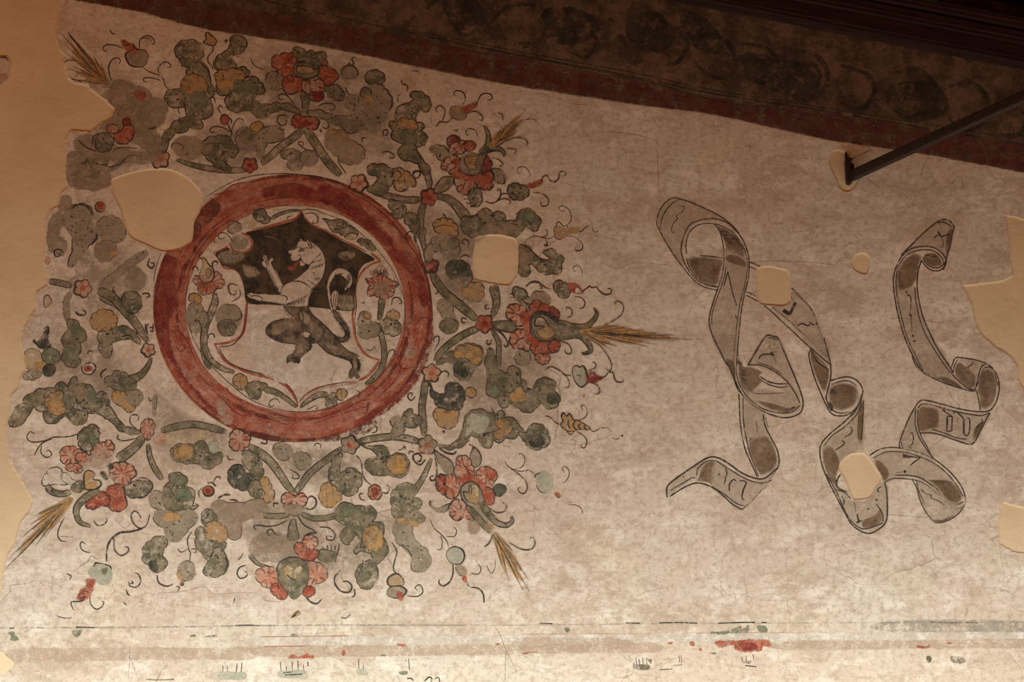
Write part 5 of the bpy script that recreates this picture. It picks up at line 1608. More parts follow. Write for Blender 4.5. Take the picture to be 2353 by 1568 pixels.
run("""
# ===== the big flowers
T painted_flower | painted flower | red painted flower with ochre heart at the top of the wreath, below the dark border | big painted flowers of the wreath | 0.0016
P leaf
@ 480 0 3.919
b h 7 515 700 540 660 620 655 700 690 690 770 640 800 560 805 520 760
b g 7 1040 780 1060 765 1120 760 1200 810 1218 870 1190 910 1120 880 1060 840
s 8 1150 770 1190 800 1220 850
s 8 1060 870 1090 890
s 8 1120 910 1140 890
P petal
b r 9 570 560 580 510 640 498 720 488 800 480 800 560 770 600 755 680 660 682 615 640 610 620 580 610
b r 9 990 590 985 530 1040 530 1070 595
b r 9 985 610 1060 600 1105 625 1155 660 1160 710 1115 745 1100 770 1050 770 1010 720
P petal
b r 9 700 690 760 690 800 700 850 720 840 830 790 832 740 850 680 820 665 790
b p 9 850 720 900 730 960 725 1010 720 1040 800 1030 832 960 850 865 835
b R 10 905 845 960 835 1025 840 1032 880 1010 905 960 916 910 885
P heart
o g 9 770 600 800 560 860 570 930 560 985 600 990 660 940 700 870 712 800 690 765 650
b g 7 760 440 830 435 880 470 930 455 960 480 1010 470 1060 500 1020 560 990 600 940 620 900 580 860 545 800 560 790 520
o o 7 790 610 830 595 880 600 930 615 942 650 870 668 805 655
s 8 780 590 830 560 880 560
s 8 760 440 800 470 830 480
s 8 900 480 930 500 900 520
s 8 910 560 940 600 960 640
P vein
s 6 880 720 870 790
s 7 910 730 905 800
s 6 950 725 970 790
s 6 780 690 740 740
s 6 820 710 790 770
s 6 1000 700 1060 740
s 6 1010 660 1090 700
s 6 700 540 760 570
P stalk
v g 90 36 860 845 872 920 860 1030
T painted_flower | painted flower | red painted flower with an ochre straw plume pointing to the upper right | big painted flowers of the wreath | 0.0016
P leaf
@ 940 150 3.919
b h 7 180 760 220 728 280 728 350 770 355 840 270 855 240 800
s 8 180 760 230 755
s 8 185 785 225 785
s 8 215 820 235 800
b g 7 550 1090 610 1100 652 1180 645 1250 590 1280 550 1222
s 9 495 1205 540 1218
s 9 510 1240 560 1255
s 9 550 1275 590 1270 620 1230
b h 7 735 950 790 935 860 990 870 1060 820 1065 760 1040
s 8 770 1040 780 1020
s 8 800 1070 805 1040
s 8 840 1075 860 1050 850 1000
o g 8 225 1150 240 1090 300 1015 395 1008 405 1050 355 1115 290 1150
P petal
b R 10 345 700 355 650 430 645 460 690 440 740 370 740
b p 9 365 745 450 690 505 690 510 730 495 790 420 792 362 785
b r 8 510 695 545 685 600 725 560 770 510 770
P petal
b p 11 290 910 310 870 370 830 440 825 450 900 435 980 380 990 340 950 300 940
b p 11 415 1010 450 960 560 975 605 985 605 1060 600 1110 555 1110 535 1160 460 1150 430 1100
b r 11 600 980 660 970 740 955 750 1050 745 1110 700 1122 645 1110 610 1080
b R 9 650 900 690 822 730 860 742 930 700 962 640 965
f r 410 860 450 870 440 960 470 960 560 985 620 985 560 1030 440 1010 390 990 430 930
P heart
e h 6 560 895 110 100
o o 6 500 850 520 825 600 822 632 850 615 920 585 940 540 930 505 890
s 6 540 890 560 870 570 850
v g 70 24 620 950 635 870 670 800 720 765 800 755 850 785 855 825
v g 70 14 640 800 700 740 715 680 705 600 670 548
s 9 690 790 760 770 830 780
P straw_plume | ochre straw plume
w 740 730 1055 395 1045 490 1020 570 990 510 965 620 900 665 850 705 1040 470 960 480 880 540 840 560 1010 545 930 600
P tendril
s 8 870 690 950 658 1030 665 1070 700 1055 720
s 7 880 752 950 762 965 780 945 802
s 8 615 640 600 590 545 570 512 595 520 630 545 622
s 8 740 838 800 850 845 890 830 912 812 905
s 7 845 500 840 455 800 430
s 7 760 440 780 460
s 6 1050 495 1100 485 1150 505
s 9 400 580 430 590 440 570
s 8 185 690 225 665
P vein
s 7 330 920 380 885 430 882
s 7 360 960 400 930 430 920
s 7 480 1120 500 1070 520 1030
s 7 460 1030 440 1010
s 7 590 1090 590 1020
s 7 640 1080 620 1010
s 7 700 1000 640 980
s 7 660 900 720 905
s 7 400 750 450 800
T painted_flower | painted flower | red painted flower with heart-shaped ochre eye and long plume pointing right | big painted flowers of the wreath | 0.0016
P leaf
@ 1120 560 3.919
o g 8 40 720 100 700 200 700 260 740 230 800 150 792 70 765
b g 7 230 400 290 400 360 470 375 560 365 620 320 560 260 500
s 8 200 455 245 460
s 8 210 485 255 492
s 8 235 515 270 515
s 8 300 400 340 430
s 8 330 410 365 460
b h 6 250 1010 290 968 370 980 382 1030 360 1090 290 1092 250 1050
P petal
b p 12 172 620 190 570 235 550 290 560 350 610 362 680 330 722 250 742 260 700 200 690
b b 6 395 520 410 450 470 435 540 470 560 540 480 560
b r 9 380 600 395 540 450 512 500 540 555 560 560 620 480 620 420 620
b R 9 560 620 570 572 612 590 652 655 600 685
P petal
b p 12 205 850 240 800 300 775 350 800 392 870 405 930 350 970 320 950 270 950 220 920
b r 10 385 960 410 900 480 890 560 900 572 960 550 1000
b p 9 430 1010 500 1000 550 1010 555 1060 520 1088 470 1080 440 1050
b r 9 560 900 640 880 642 950 605 985 570 972
f r 300 640 400 640 380 700 390 800 430 870 520 920 440 930 370 860 330 760
P heart
o g 16 385 740 400 655 470 618 560 640 640 700 700 755 650 830 560 880 470 872 400 820
o h 9 400 740 415 670 480 640 560 665 640 750 600 840 520 860 440 840
o y 9 425 720 440 672 490 664 530 700 560 760 605 795 580 845 520 858 470 840 445 790 510 752 470 742 432 745
f o 450 790 510 765 560 760 600 800 560 845 500 850
s 7 520 745 500 775
P calyx
v g 66 22 640 710 760 752 880 752 950 700 985 640 968 590
v g 76 22 620 850 760 825 850 840 920 925 925 980 850 998
f h 620 740 740 770 840 790 760 820 640 830
s 9 850 985 880 1000 925 985
s 9 955 580 975 610 990 640
P straw_plume | long ochre straw plume
w 850 800 1180 735 1280 750 1410 773 1560 805 1690 830 1850 872 1690 885 1530 915 1450 935 1300 920 1100 950 1170 930 1500 850 1350 850
P tendril
s 7 1050 740 1150 690 1215 630 1222 560 1180 522 1142 540 1165 552
s 7 930 870 1020 930 1080 1010 1115 1080 1112 1140 1078 1142 1075 1112
s 8 720 672 758 650 758 600 715 577 712 605
s 8 650 880 730 910 757 970 740 1000 702 985 700 960
s 9 785 475 850 490 880 540 855 582 822 580
s 8 50 775 120 810 170 870 187 920 158 932 150 910
s 5 370 1110 385 1040 375 980
P vein
s 7 220 620 290 650 340 680
s 7 250 910 280 870 340 850
s 7 420 980 440 930 460 900
s 7 500 1000 490 930
s 7 350 900 390 880
s 7 550 960 530 910
s 6 470 560 460 610
T painted_flower | painted flower | pink painted flower with a drooping straw plume at the lower right of the wreath | big painted flowers of the wreath | 0.0016
P leaf
@ 860 980 3.919
o h 7 862 270 880 220 895 195 930 215 962 280 950 350 900 372 870 320
s 9 855 165 890 185 900 205
b d 7 1060 590 1080 540 1140 522 1190 560 1160 612 1110 632
b h 9 498 670 520 720 580 740 640 710 700 690 740 655 700 720 660 750 600 778 540 745
o h 7 540 220 620 270 700 325 712 420 650 425 590 350 560 285
P petal
b p 7 718 400 740 350 738 300 790 268 850 290 872 350 900 420 890 485 800 480 760 460
b r 12 560 510 580 450 620 440 660 470 620 520 700 560 640 620 590 590 565 550
b p 8 660 440 700 440 742 480 762 560 720 650 640 625 650 560 640 500
P petal
b p 8 920 440 940 392 1000 370 1060 390 1102 430 1080 500 1060 540 980 560 940 500
f r 1000 400 1060 400 1080 450 1030 480
b r 8 980 560 1060 575 1080 650 1050 712 1000 680
b p 9 680 780 690 700 760 660 830 720 900 770 912 842 860 842 800 820 760 852 700 822
f r 740 490 850 430 950 490 1010 600 920 530 830 520
P heart
o h 7 780 560 830 512 900 505 960 570 985 650 1000 740 1020 870 940 800 850 722 790 650
o y 7 805 590 850 600 858 540 900 520 940 560 942 640 930 702 860 685 818 650
f o 820 610 900 620 930 690 870 680
s 8 855 525 880 560 870 610
P calyx
v g 66 24 960 690 1030 790 1100 870 1190 895 1240 860 1232 815
v g 56 56 850 730 950 850 1060 960
f o 1020 870 1060 900 1080 930 1040 910
s 7 880 860 900 830
f b 860 860 930 870 930 950 860 960
P straw_plume | drooping straw plume
w 1080 980 1180 1260 1210 1400 1340 1480 1400 1500 1290 1280 1390 1390 1250 1130 1150 1260 1270 1330 1200 1200 1300 1400
P tendril
s 13 605 215 660 245 720 252 738 225
s 11 548 280 565 400 548 480 512 492 505 460 535 450
s 9 1040 740 1100 780 1170 772 1190 722 1155 690
s 8 1215 1050 1320 1110 1410 1112 1448 1060 1430 1005 1400 1015
s 9 1070 980 1030 1060 988 1090
s 6 1010 1250 1050 1325 1085 1280 1090 1200
P vein
s 7 620 520 660 550 710 580
s 7 800 340 840 400 860 460
s 7 790 710 770 760
s 7 1020 420 1000 480
s 7 700 740 730 790
T painted_flower | painted flower | worn pink and red painted flower hanging at the bottom of the wreath | big painted flowers of the wreath | 0.0016
P leaf
@ 420 980 3.919
v g 44 14 600 1160 680 1240 780 1265
o g 4 1200 1170 1250 1112 1330 1125 1385 1150 1350 1212 1270 1225
s 11 1260 1092 1268 1120
s 11 1300 1072 1305 1120
s 11 1335 1070 1342 1125
s 11 1372 1080 1370 1140
s 9 1412 1060 1392 1150 1370 1230
P petal
b b 0 600 1090 660 1010 780 970 900 990 1020 1050 1020 1160 900 1200 780 1212 650 1180
b p 7 655 1330 700 1280 780 1268 850 1292 862 1380 820 1442 750 1452 700 1412
b r 7 790 1450 850 1412 930 1470 942 1530 900 1562 840 1532
P petal
b p 9 1090 1010 1130 985 1180 995 1215 1040 1190 1090 1130 1110 1090 1070
b r 9 1015 1060 1080 1060 1120 1110 1180 1110 1225 1140 1195 1190 1120 1212 1030 1150
b p 6 1110 1240 1200 1230 1272 1270 1302 1330 1280 1392 1200 1422 1150 1452 1100 1402
b r 7 1080 1490 1150 1442 1192 1480 1160 1532 1100 1532
P heart
o g 5 850 1300 880 1222 980 1182 1080 1202 1130 1280 1130 1400 1080 1500 1000 1562 940 1500 880 1422
f y 920 1290 950 1262 985 1300 970 1382 935 1350
f o 915 1290 945 1270 950 1330 930 1330
f y 1010 1310 1060 1262 1065 1310 1010 1372
s 10 940 1340 970 1370 1000 1390
s 7 960 1180 1050 1190 1130 1220
P stalk
v g 30 120 1000 840 990 920 1000 1030
s 9 780 990 760 950 800 930 830 970 870 985
P vein
s 10 1165 930 1200 965 1150 965 1090 992
s 9 1230 910 1320 920 1372 980 1350 1030 1300 1022 1300 990 1345 1000
s 7 1060 1150 1080 1110
s 7 1110 1160 1120 1090
s 7 740 1350 790 1350
T painted_flower | painted flower | pink painted flower with ochre heart and straw plume at the lower left of the wreath | big painted flowers of the wreath | 0.0016
P leaf
@ 0 960 3.919
b g 8 705 220 740 110 790 80 860 70 890 120 880 180 870 262 800 302 725 270
f G 830 170 880 200 860 250 820 240
s 9 870 92 905 98
s 9 870 200 910 172
s 9 890 220 870 250
s 10 890 135 915 145
b g 6 1110 640 1180 592 1290 580 1372 600 1340 682 1230 722 1150 702
s 8 1250 550 1300 545 1370 590 1365 650 1300 710 1200 725
s 6 1290 560 1310 600
b w 7 395 620 390 540 420 500 480 450 560 480 560 560 620 600 500 600 430 610
P petal
b p 8 545 350 555 290 630 262 700 280 742 320 680 340 690 400 640 420 580 420
b p 8 680 345 740 318 800 340 822 380 780 420 740 440 700 400
b p 7 590 440 660 420 742 450 735 495 660 482 600 470
P petal
b p 10 815 335 830 290 900 232 950 222 965 200 1010 230 1022 300 960 362 880 372
b i 0 820 340 900 300 1010 340 980 430 820 450 740 460
b p 8 990 500 1010 430 1070 410 1150 420 1210 470 1222 530 1180 552 1170 600 1110 602 1020 570
P petal
b r 9 960 660 1020 612 1110 622 1122 700 1142 762 1110 832 1040 842 980 812 960 740
b r 9 770 800 860 702 900 672 970 700 970 800 910 792 860 822 810 822
b w 4 550 520 600 500 650 560 720 590 660 600 600 590
P heart
o y 10 758 580 762 500 810 480 852 510 840 560 900 572 905 620 830 652 765 640
f o 780 500 810 490 830 520 800 560 775 570
f o 770 630 800 600 860 590 850 620 800 640
f d 900 500 940 500 970 550 940 560
b d 0 970 430 1010 420 1020 460 990 470
P calyx
v g 76 30 900 660 780 720 700 800 690 880 730 950 820 982
v g 60 46 420 620 470 670 560 690 640 670
o g 8 635 640 700 575 760 592 752 650 700 680
P stalk
v g 96 66 1060 380 1150 320 1240 240 1290 170
P straw_plume | ochre straw plume running down to the torn plaster edge
w 640 740 90 1260 150 1220 215 1200 180 1240 270 970 320 1160 410 1080 200 1080 300 900 340 870 440 1010 60 1355 250 1130 220 1200
P tendril
s 8 760 100 700 150 600 175 480 180 400 212 290 222 242 185 270 130 312 150
s 8 375 250 370 320 420 362 465 335 440 297 412 310
s 8 310 342 350 265 400 220 470 195
P vein
s 7 1010 500 1070 470
s 7 1010 520 1150 500
s 7 1010 550 1060 540
s 7 690 370 720 410
s 7 1000 640 1060 640
s 7 980 700 1060 750
s 7 700 440 640 440
T painted_flower | painted flower | nearly vanished painted flower with a straw plume beside the torn plaster at the upper left | big painted flowers of the wreath | 0.0016
P petal
@ 0 0 3.919
f b 1010 750 1130 730 1280 790 1350 830 1340 930 1240 970 1200 1050 1100 1060 1060 980 1010 900
f h 1340 900 1430 890 1500 960 1480 1080 1400 1150 1280 1120 1240 1000
f h 1220 1150 1330 1170 1410 1300 1400 1380 1300 1340 1200 1250
f r 1225 830 1300 840 1300 890 1250 900
f b 1020 1060 1180 1060 1200 1130 1100 1180 960 1170 900 1140
P petal
b r 10 1030 1195 1090 1180 1130 1120 1190 1130 1200 1215 1170 1270 1100 1295 1040 1262
b p 8 960 1140 1040 1130 1070 1180 980 1192
b R 8 1100 1100 1155 1060 1180 1110 1130 1130
P leaf
b g 8 860 1300 870 1240 950 1200 1010 1240 1010 1320 930 1370 880 1352
s 10 1340 1160 1380 1155 1405 1135
s 8 900 1330 920 1300
s 8 950 1340 970 1345
s 8 1010 1300 1030 1312
s 10 1145 1195 1200 1220
P straw_plume | ochre straw plume
w 970 750 545 295 620 300 570 390 640 520 750 440 840 510 910 570 610 620 660 600 700 720 700 400 660 440 600 480
P tendril
s 8 700 1260 760 1315 820 1350 880 1367
s 7 640 710 700 725 740 745
s 8 570 580 600 550 650 543 690 557
s 9 1005 730 985 670 980 600 1010 540 1060 522 1085 550 1070 575
s 9 620 290 630 320 700 410 760 500
s 7 700 660 690 700
s 9 830 1310 840 1240 890 1200
# ===== buds on tendrils around the wreath
T painted_bud | painted bud | red and green painted bud at the upper left, under the dark border | painted buds around the wreath | 0.0014
P bud_body
o h 9 1130 490 1170 465 1240 450 1310 455 1335 520 1300 595 1235 605 1180 592 1145 550
P bud_tip
f r 1105 370 1150 390 1210 420 1220 470 1180 485 1130 430
s 13 1100 375 1130 360
s 13 1130 410 1180 395
s 13 1165 465 1215 430
s 12 1195 395 1215 430 1250 450
P tendril
s 8 1110 440 1040 410 960 405 928 435 945 465 968 450
s 8 1255 440 1258 370 1290 335 1340 325 1388 360 1385 398 1360 395
s 6 1280 350 1330 345 1370 370
s 8 1290 610 1340 645 1430 680 1470 712 1485 770 1520 808
s 8 1435 690 1425 620 1460 570 1510 562 1540 600 1505 612
s 8 1445 725 1380 705 1310 702 1290 725 1325 742
s 9 990 270 1010 300 1040 310
T painted_bud | painted bud | small ochre painted bud on a wavy stem between two tall leaves at the top left | painted buds around the wreath | 0.0014
P bud_body
b o 8 1850 310 1870 290 1900 320 1945 355 1945 400 1900 410 1870 400 1830 385 1860 350
P tendril
s 8 1890 400 1920 430 1910 470 1875 510 1875 560 1910 600 1920 640
s 12 1850 290 1880 285
T painted_bud | painted bud | tiny red painted rosebud on a forked stem above the ring | painted buds around the wreath | 0.0014
P bud_body
@ 480 0 3.919
e r 8 143 1080 38 46
s 6 130 1060 170 1090
P tendril
s 8 165 1110 190 1160 205 1200 200 1235
s 7 205 1185 230 1110 270 1068 310 1085 300 1105
s 8 195 1190 130 1152 50 1142 10 1170 25 1198 52 1185
s 8 110 1025 85 980 105 950 125 975
s 9 180 1060 205 1090 195 1115
T painted_bud | painted bud | grey green painted bud with a hooked tip near the top centre | painted buds around the wreath | 0.0014
P bud_body
o h 7 1190 640 1220 605 1260 590 1310 605 1345 660 1315 705 1260 712 1210 700
P tendril
s 9 1250 600 1260 570 1295 600 1300 560 1285 535 1315 518 1335 545
s 7 1280 710 1275 770
s 9 1235 790 1240 825 1262 855
T painted_bud | painted bud | faint orange painted bud close under the border, right of the top flower | painted buds around the wreath | 0.0014
P bud_body
f y 1770 690 1830 700 1860 750 1830 780 1780 770
s 9 1735 720 1740 755 1780 770 1790 800 1782 830
s 7 1830 640 1880 640 1895 670
T painted_bud | painted bud | brown painted bud with a red segmented tip, upper right of the wreath | painted buds around the wreath | 0.0014
P bud_body
@ 940 150 3.919
b b 6 385 470 370 400 410 370 460 370 510 430 505 480 450 492 410 478
f o 400 400 450 390 470 430 420 440
P bud_tip
f r 480 390 540 360 600 335 605 365 560 400 510 425
s 8 490 380 510 420
s 8 515 365 540 405
s 8 545 355 570 395
s 8 575 345 600 370
P tendril
s 10 605 362 640 280 680 255 735 262 747 300 705 318
s 10 475 362 508 310 490 250 435 228 400 252 418 275
s 9 510 440 600 420 660 465 658 500 622 492
s 8 242 555 280 512 350 515 392 470
s 8 300 500 322 440 315 390 275 365 240 395 260 430
T painted_bud | painted bud | green painted bud with red neck and long wavy tail right of a red flower | painted buds around the wreath | 0.0014
P bud_body
b g 10 900 1165 890 1110 910 1075 955 1068 1000 1085 1060 1100 1080 1150 1040 1200 970 1212 915 1195
P bud_tip
f r 1060 1085 1120 1070 1185 1038 1190 1070 1120 1100
s 8 1090 1060 1105 1090
s 8 1120 1050 1135 1085
P tendril
s 9 1160 1075 1190 1055 1205 1010 1240 998 1270 1040 1310 1052 1345 1025 1355 970 1395 960 1412 990 1385 1000
s 7 1115 1150 1200 1160 1252 1210 1248 1262 1200 1272 1182 1235 1205 1245
s 6 1088 1008 1082 960 1035 915 985 925 970 955 1000 978
s 8 890 1165 840 1162 800 1220 740 1247 680 1228
s 8 800 1215 822 1180 822 1130 800 1122 795 1140
s 7 800 1222 860 1205 915 1225 900 1255
T painted_bud | painted bud | orange painted bud right of the square plaster repair | painted buds around the wreath | 0.0014
P bud_body
@ 1160 380 6.03
o o 0 690 900 700 850 750 830 800 860 860 870 940 870 960 930 900 960 850 1000 800 1020 750 1025 700 980
f o 850 870 940 865 1030 880 1020 920 940 940
P tendril
s 12 690 930 678 880 715 840 722 800 748 785 790 820 810 845 850 835 880 858
s 10 690 940 700 1000 760 1030 800 1010
s 10 860 835 910 770 922 690 890 620 820 568 760 575 750 610 790 640 820 620
s 12 1030 920 1060 915 1110 870 1170 825
s 9 1210 870 1230 920 1270 928 1300 895
s 8 860 980 960 990 1040 1050 1083 1110 1070 1170 1010 1188 975 1140 1005 1130
s 7 270 1075 340 1010 430 985 540 1012 620 1020 690 985
s 9 500 1000 560 990 592 950 580 900 555 905
s 9 560 1030 585 1080 560 1120 538 1108
s 9 1000 1455 960 1470 945 1420 980 1390 1030 1400 1070 1470 1070 1568
T painted_bud | painted bud | green painted bud with a red and white twisted tip above the flower that points right | painted buds around the wreath | 0.0014
P bud_body
@ 1120 560 3.919
b g 8 595 390 620 338 680 348 722 380 742 460 690 495 630 450
P bud_tip
f r 720 380 790 370 845 420 865 442 790 442
f w 800 400 830 405 835 440 795 440
s 6 780 420 800 395 830 400 838 435
s 9 850 435 890 410 920 385 940 400 980 392
P tendril
s 9 980 390 1010 430 1060 462 1112 450 1112 412 1082 410
s 7 345 388 400 345 460 350 520 398 575 412
s 7 470 370 490 400 475 415
s 9 790 35 800 65 850 52 858 5
P tendril
s 9 510 10 540 20 530 -20
T painted_bud | painted bud | pale green painted bud with a dark red cone, below the long straw plume | painted buds around the wreath | 0.0014
P bud_body
o q 10 768 1180 768 1120 800 1100 828 1115 860 1105 885 1140 895 1180 915 1230 880 1275 840 1295 790 1245
s 6 800 1190 840 1190
s 6 830 1180 835 1220
P bud_tip
f R 890 1155 940 1155 985 1190 1035 1212 980 1232 900 1245
P tendril
s 9 1000 1222 1060 1200 1090 1165 1130 1168 1145 1220 1170 1250 1218 1252 1220 1228
s 8 920 1142 970 1120 972 1080 940 1068
s 8 520 1140 570 1112 640 1140 700 1185 755 1190
s 7 680 1172 730 1230 735 1290 700 1308
s 8 920 1252 990 1280 1012 1340 975 1362 955 1345
T painted_bud | painted bud | orange painted bud banded in black like a grub on bare plaster | painted buds around the wreath | 0.0014
P bud_body
@ 1160 900 5.227
o o 11 670 400 700 360 680 300 705 262 745 300 775 268 810 320 830 350 880 350 930 380 1020 435 1010 465 940 462 870 465 820 480 780 485 720 460
P tendril
s 14 765 345 760 400 790 455
s 14 850 355 820 400 840 445 880 465
s 14 905 385 885 420 920 460
s 13 965 405 955 440 990 465
s 8 740 480 790 520 830 485
s 8 485 300 540 310 600 370 650 398 670 390
s 8 1010 435 1060 485 1110 465 1160 442 1240 445 1285 490
s 9 1285 545 1330 572 1385 562
e k 0 1408 530 12 12
s 8 890 350 970 310 990 240 965 180 915 175 925 205 940 225
s 9 865 485 940 530 985 600 960 680 918 670 915 640
T painted_bud | painted bud | pale grey green painted bud with a faded red tip, lower right of the grub-like bud | painted buds around the wreath | 0.0014
P bud_body
o q 0 375 1040 370 1000 430 960 500 960 570 1010 580 1090 560 1180 500 1220 420 1190 380 1120
s 14 360 1040 370 1000 425 980
s 10 375 1120 420 1200 500 1225
P bud_tip
f r 600 1225 640 1220 665 1260 640 1275
f i 670 1240 820 1330 760 1340 690 1280
s 9 605 1230 630 1270 665 1275
P tendril
s 10 0 840 40 900 110 940 200 960 290 948 340 980 362 1030
s 9 110 940 200 915 240 850 230 780 190 745 172 765
s 10 75 935 170 1000 250 1080 270 1160 240 1225 190 1225 160 1180 180 1150
s 9 715 975 690 930 715 900 765 940 770 1010 730 1080 680 1102
s 9 765 1360 850 1365 915 1400 940 1470
s 6 595 1330 597 1400
T painted_bud | painted bud | round grey green painted bud at the end of a stem, below the pink flower | painted buds around the wreath | 0.0014
P bud_body
@ 860 980 3.919
o q 10 648 1160 668 1110 730 1085 795 1115 812 1180 775 1240 690 1232
P bud_tip
f b 730 1270 800 1260 822 1320 780 1352
f r 795 1370 820 1350 832 1395 810 1400
s 6 730 1270 760 1330 790 1350
s 6 830 1400 850 1440 870 1450
P tendril
s 13 870 1450 940 1462 980 1510 988 1568 985 1590
s 13 708 1245 708 1330 680 1400 620 1440 582 1410 590 1378
s 7 503 840 540 920 600 972 650 1030 672 1095
s 7 650 992 720 992 742 940 710 905
s 7 600 985 612 1050 600 1108 555 1110
s 8 870 1325 940 1330 960 1280 930 1235
T painted_bud | painted bud | teardrop ochre painted bud hanging below the leaves at the bottom right | painted buds around the wreath | 0.0014
P bud_body
o o 9 118 1400 140 1355 205 1330 260 1380 262 1430 200 1440 140 1440
o h 8 115 1490 150 1450 230 1440 290 1480 260 1530 190 1550 130 1530
f r 210 1510 240 1500 262 1560 230 1570
P tendril
s 8 160 1050 202 1130 180 1230 175 1300 208 1330
s 7 300 1530 390 1535 438 1490 410 1430 368 1455 390 1480
T painted_bud | painted bud | small red round painted berry with a hooked stem at the lower left | painted buds around the wreath | 0.0014
P bud_body
@ 420 980 3.919
e r 10 230 585 50 46
f R 215 570 245 575 240 600 215 595
P tendril
s 13 225 515 265 510 298 545
s 8 280 500 300 462 335 460 335 482
s 7 150 645 145 590 185 552
T painted_bud | painted bud | red striped painted berry hanging on a long thin stem at the lower right | painted buds around the wreath | 0.0014
P bud_body
b p 10 1675 595 1700 540 1750 532 1780 580 1782 640 1730 662 1680 640
f R 1700 570 1740 560 1760 600 1720 620
s 6 1700 560 1720 640
s 6 1740 550 1750 640
P tendril
s 8 1560 265 1605 320 1620 430 1650 492 1695 530
s 11 1790 600 1845 602 1858 545 1835 532
s 9 1770 640 1805 662
T painted_bud | painted bud | pale green painted bud with a red segmented tip at the wreath's lower left | painted buds around the wreath | 0.0014
P bud_body
@ 0 960 3.919
o q 0 790 1400 830 1335 880 1312 970 1330 1012 1400 1000 1470 930 1512 850 1470
s 13 845 1345 860 1310 900 1315
s 11 940 1320 990 1340 1005 1370
s 11 900 1312 960 1320
f G 920 1370 970 1360 940 1420
P bud_tip
@ 0 1268 3.92
f r 790 255 850 260 830 320 800 400 740 440 700 420 740 350 780 310
s 10 710 400 730 375 770 380
s 9 730 360 770 355 800 375
s 9 745 335 790 340
s 9 780 300 820 340
s 9 800 290 840 330
s 11 715 410 740 425 770 400
P tendril
s 11 760 430 720 450 650 452 640 475 665 530
s 9 812 405 815 470 865 520 920 495 935 455 918 450
s 8 505 570 540 590 600 602 650 595
s 9 540 240 560 215
s 9 600 200 640 220 625 255
s 11 1160 270 1170 310 1230 320 1268 270 1250 210 1215 190
s 12 1185 265 1200 285 1170 290
s 12 1135 340 1150 380 1168 400
s 11 1115 450 1125 470 1140 485
s 9 2115 420 2108 450 2100 475
@ 0 960 3.919
s 16 1280 1003 1180 1030 1080 1040 1005 1095 968 1170 958 1300
s 9 1028 1090 1032 1190 1090 1245 1150 1215 1155 1175 1125 1165
T painted_bud | painted bud | worn greenish painted bud on a thin stem at the bottom | painted buds around the wreath | 0.0014
P bud_body
b h 5 1600 1380 1640 1312 1720 1302 1752 1370 1742 1440 1682 1472 1620 1450
f o 1600 1390 1630 1400 1650 1450 1610 1450
s 8 1680 1450 1740 1410
e r 5 1640 1500 16 14
P tendril
s 8 1728 1030 1690 1100 1700 1190 1715 1220 1708 1290
s 6 1600 1180 1630 1215 1690 1190
s 6 1720 1190 1760 1185 1765 1215 1740 1215
s 10 1415 1420 1430 1490 1500 1522 1560 1502
s 8 1585 1525 1615 1530 1600 1568
T painted_bud | painted bud | small round painted berry with a red core left of the ring | painted buds around the wreath | 0.0014
P bud_body
@ 0 680 3.919
o w 9 738 650 760 620 830 608 862 650 820 706 760 700
f r 758 640 820 638 825 672 770 678
e k 0 795 655 12 12
s 9 735 630 745 690 800 712 835 705
""")

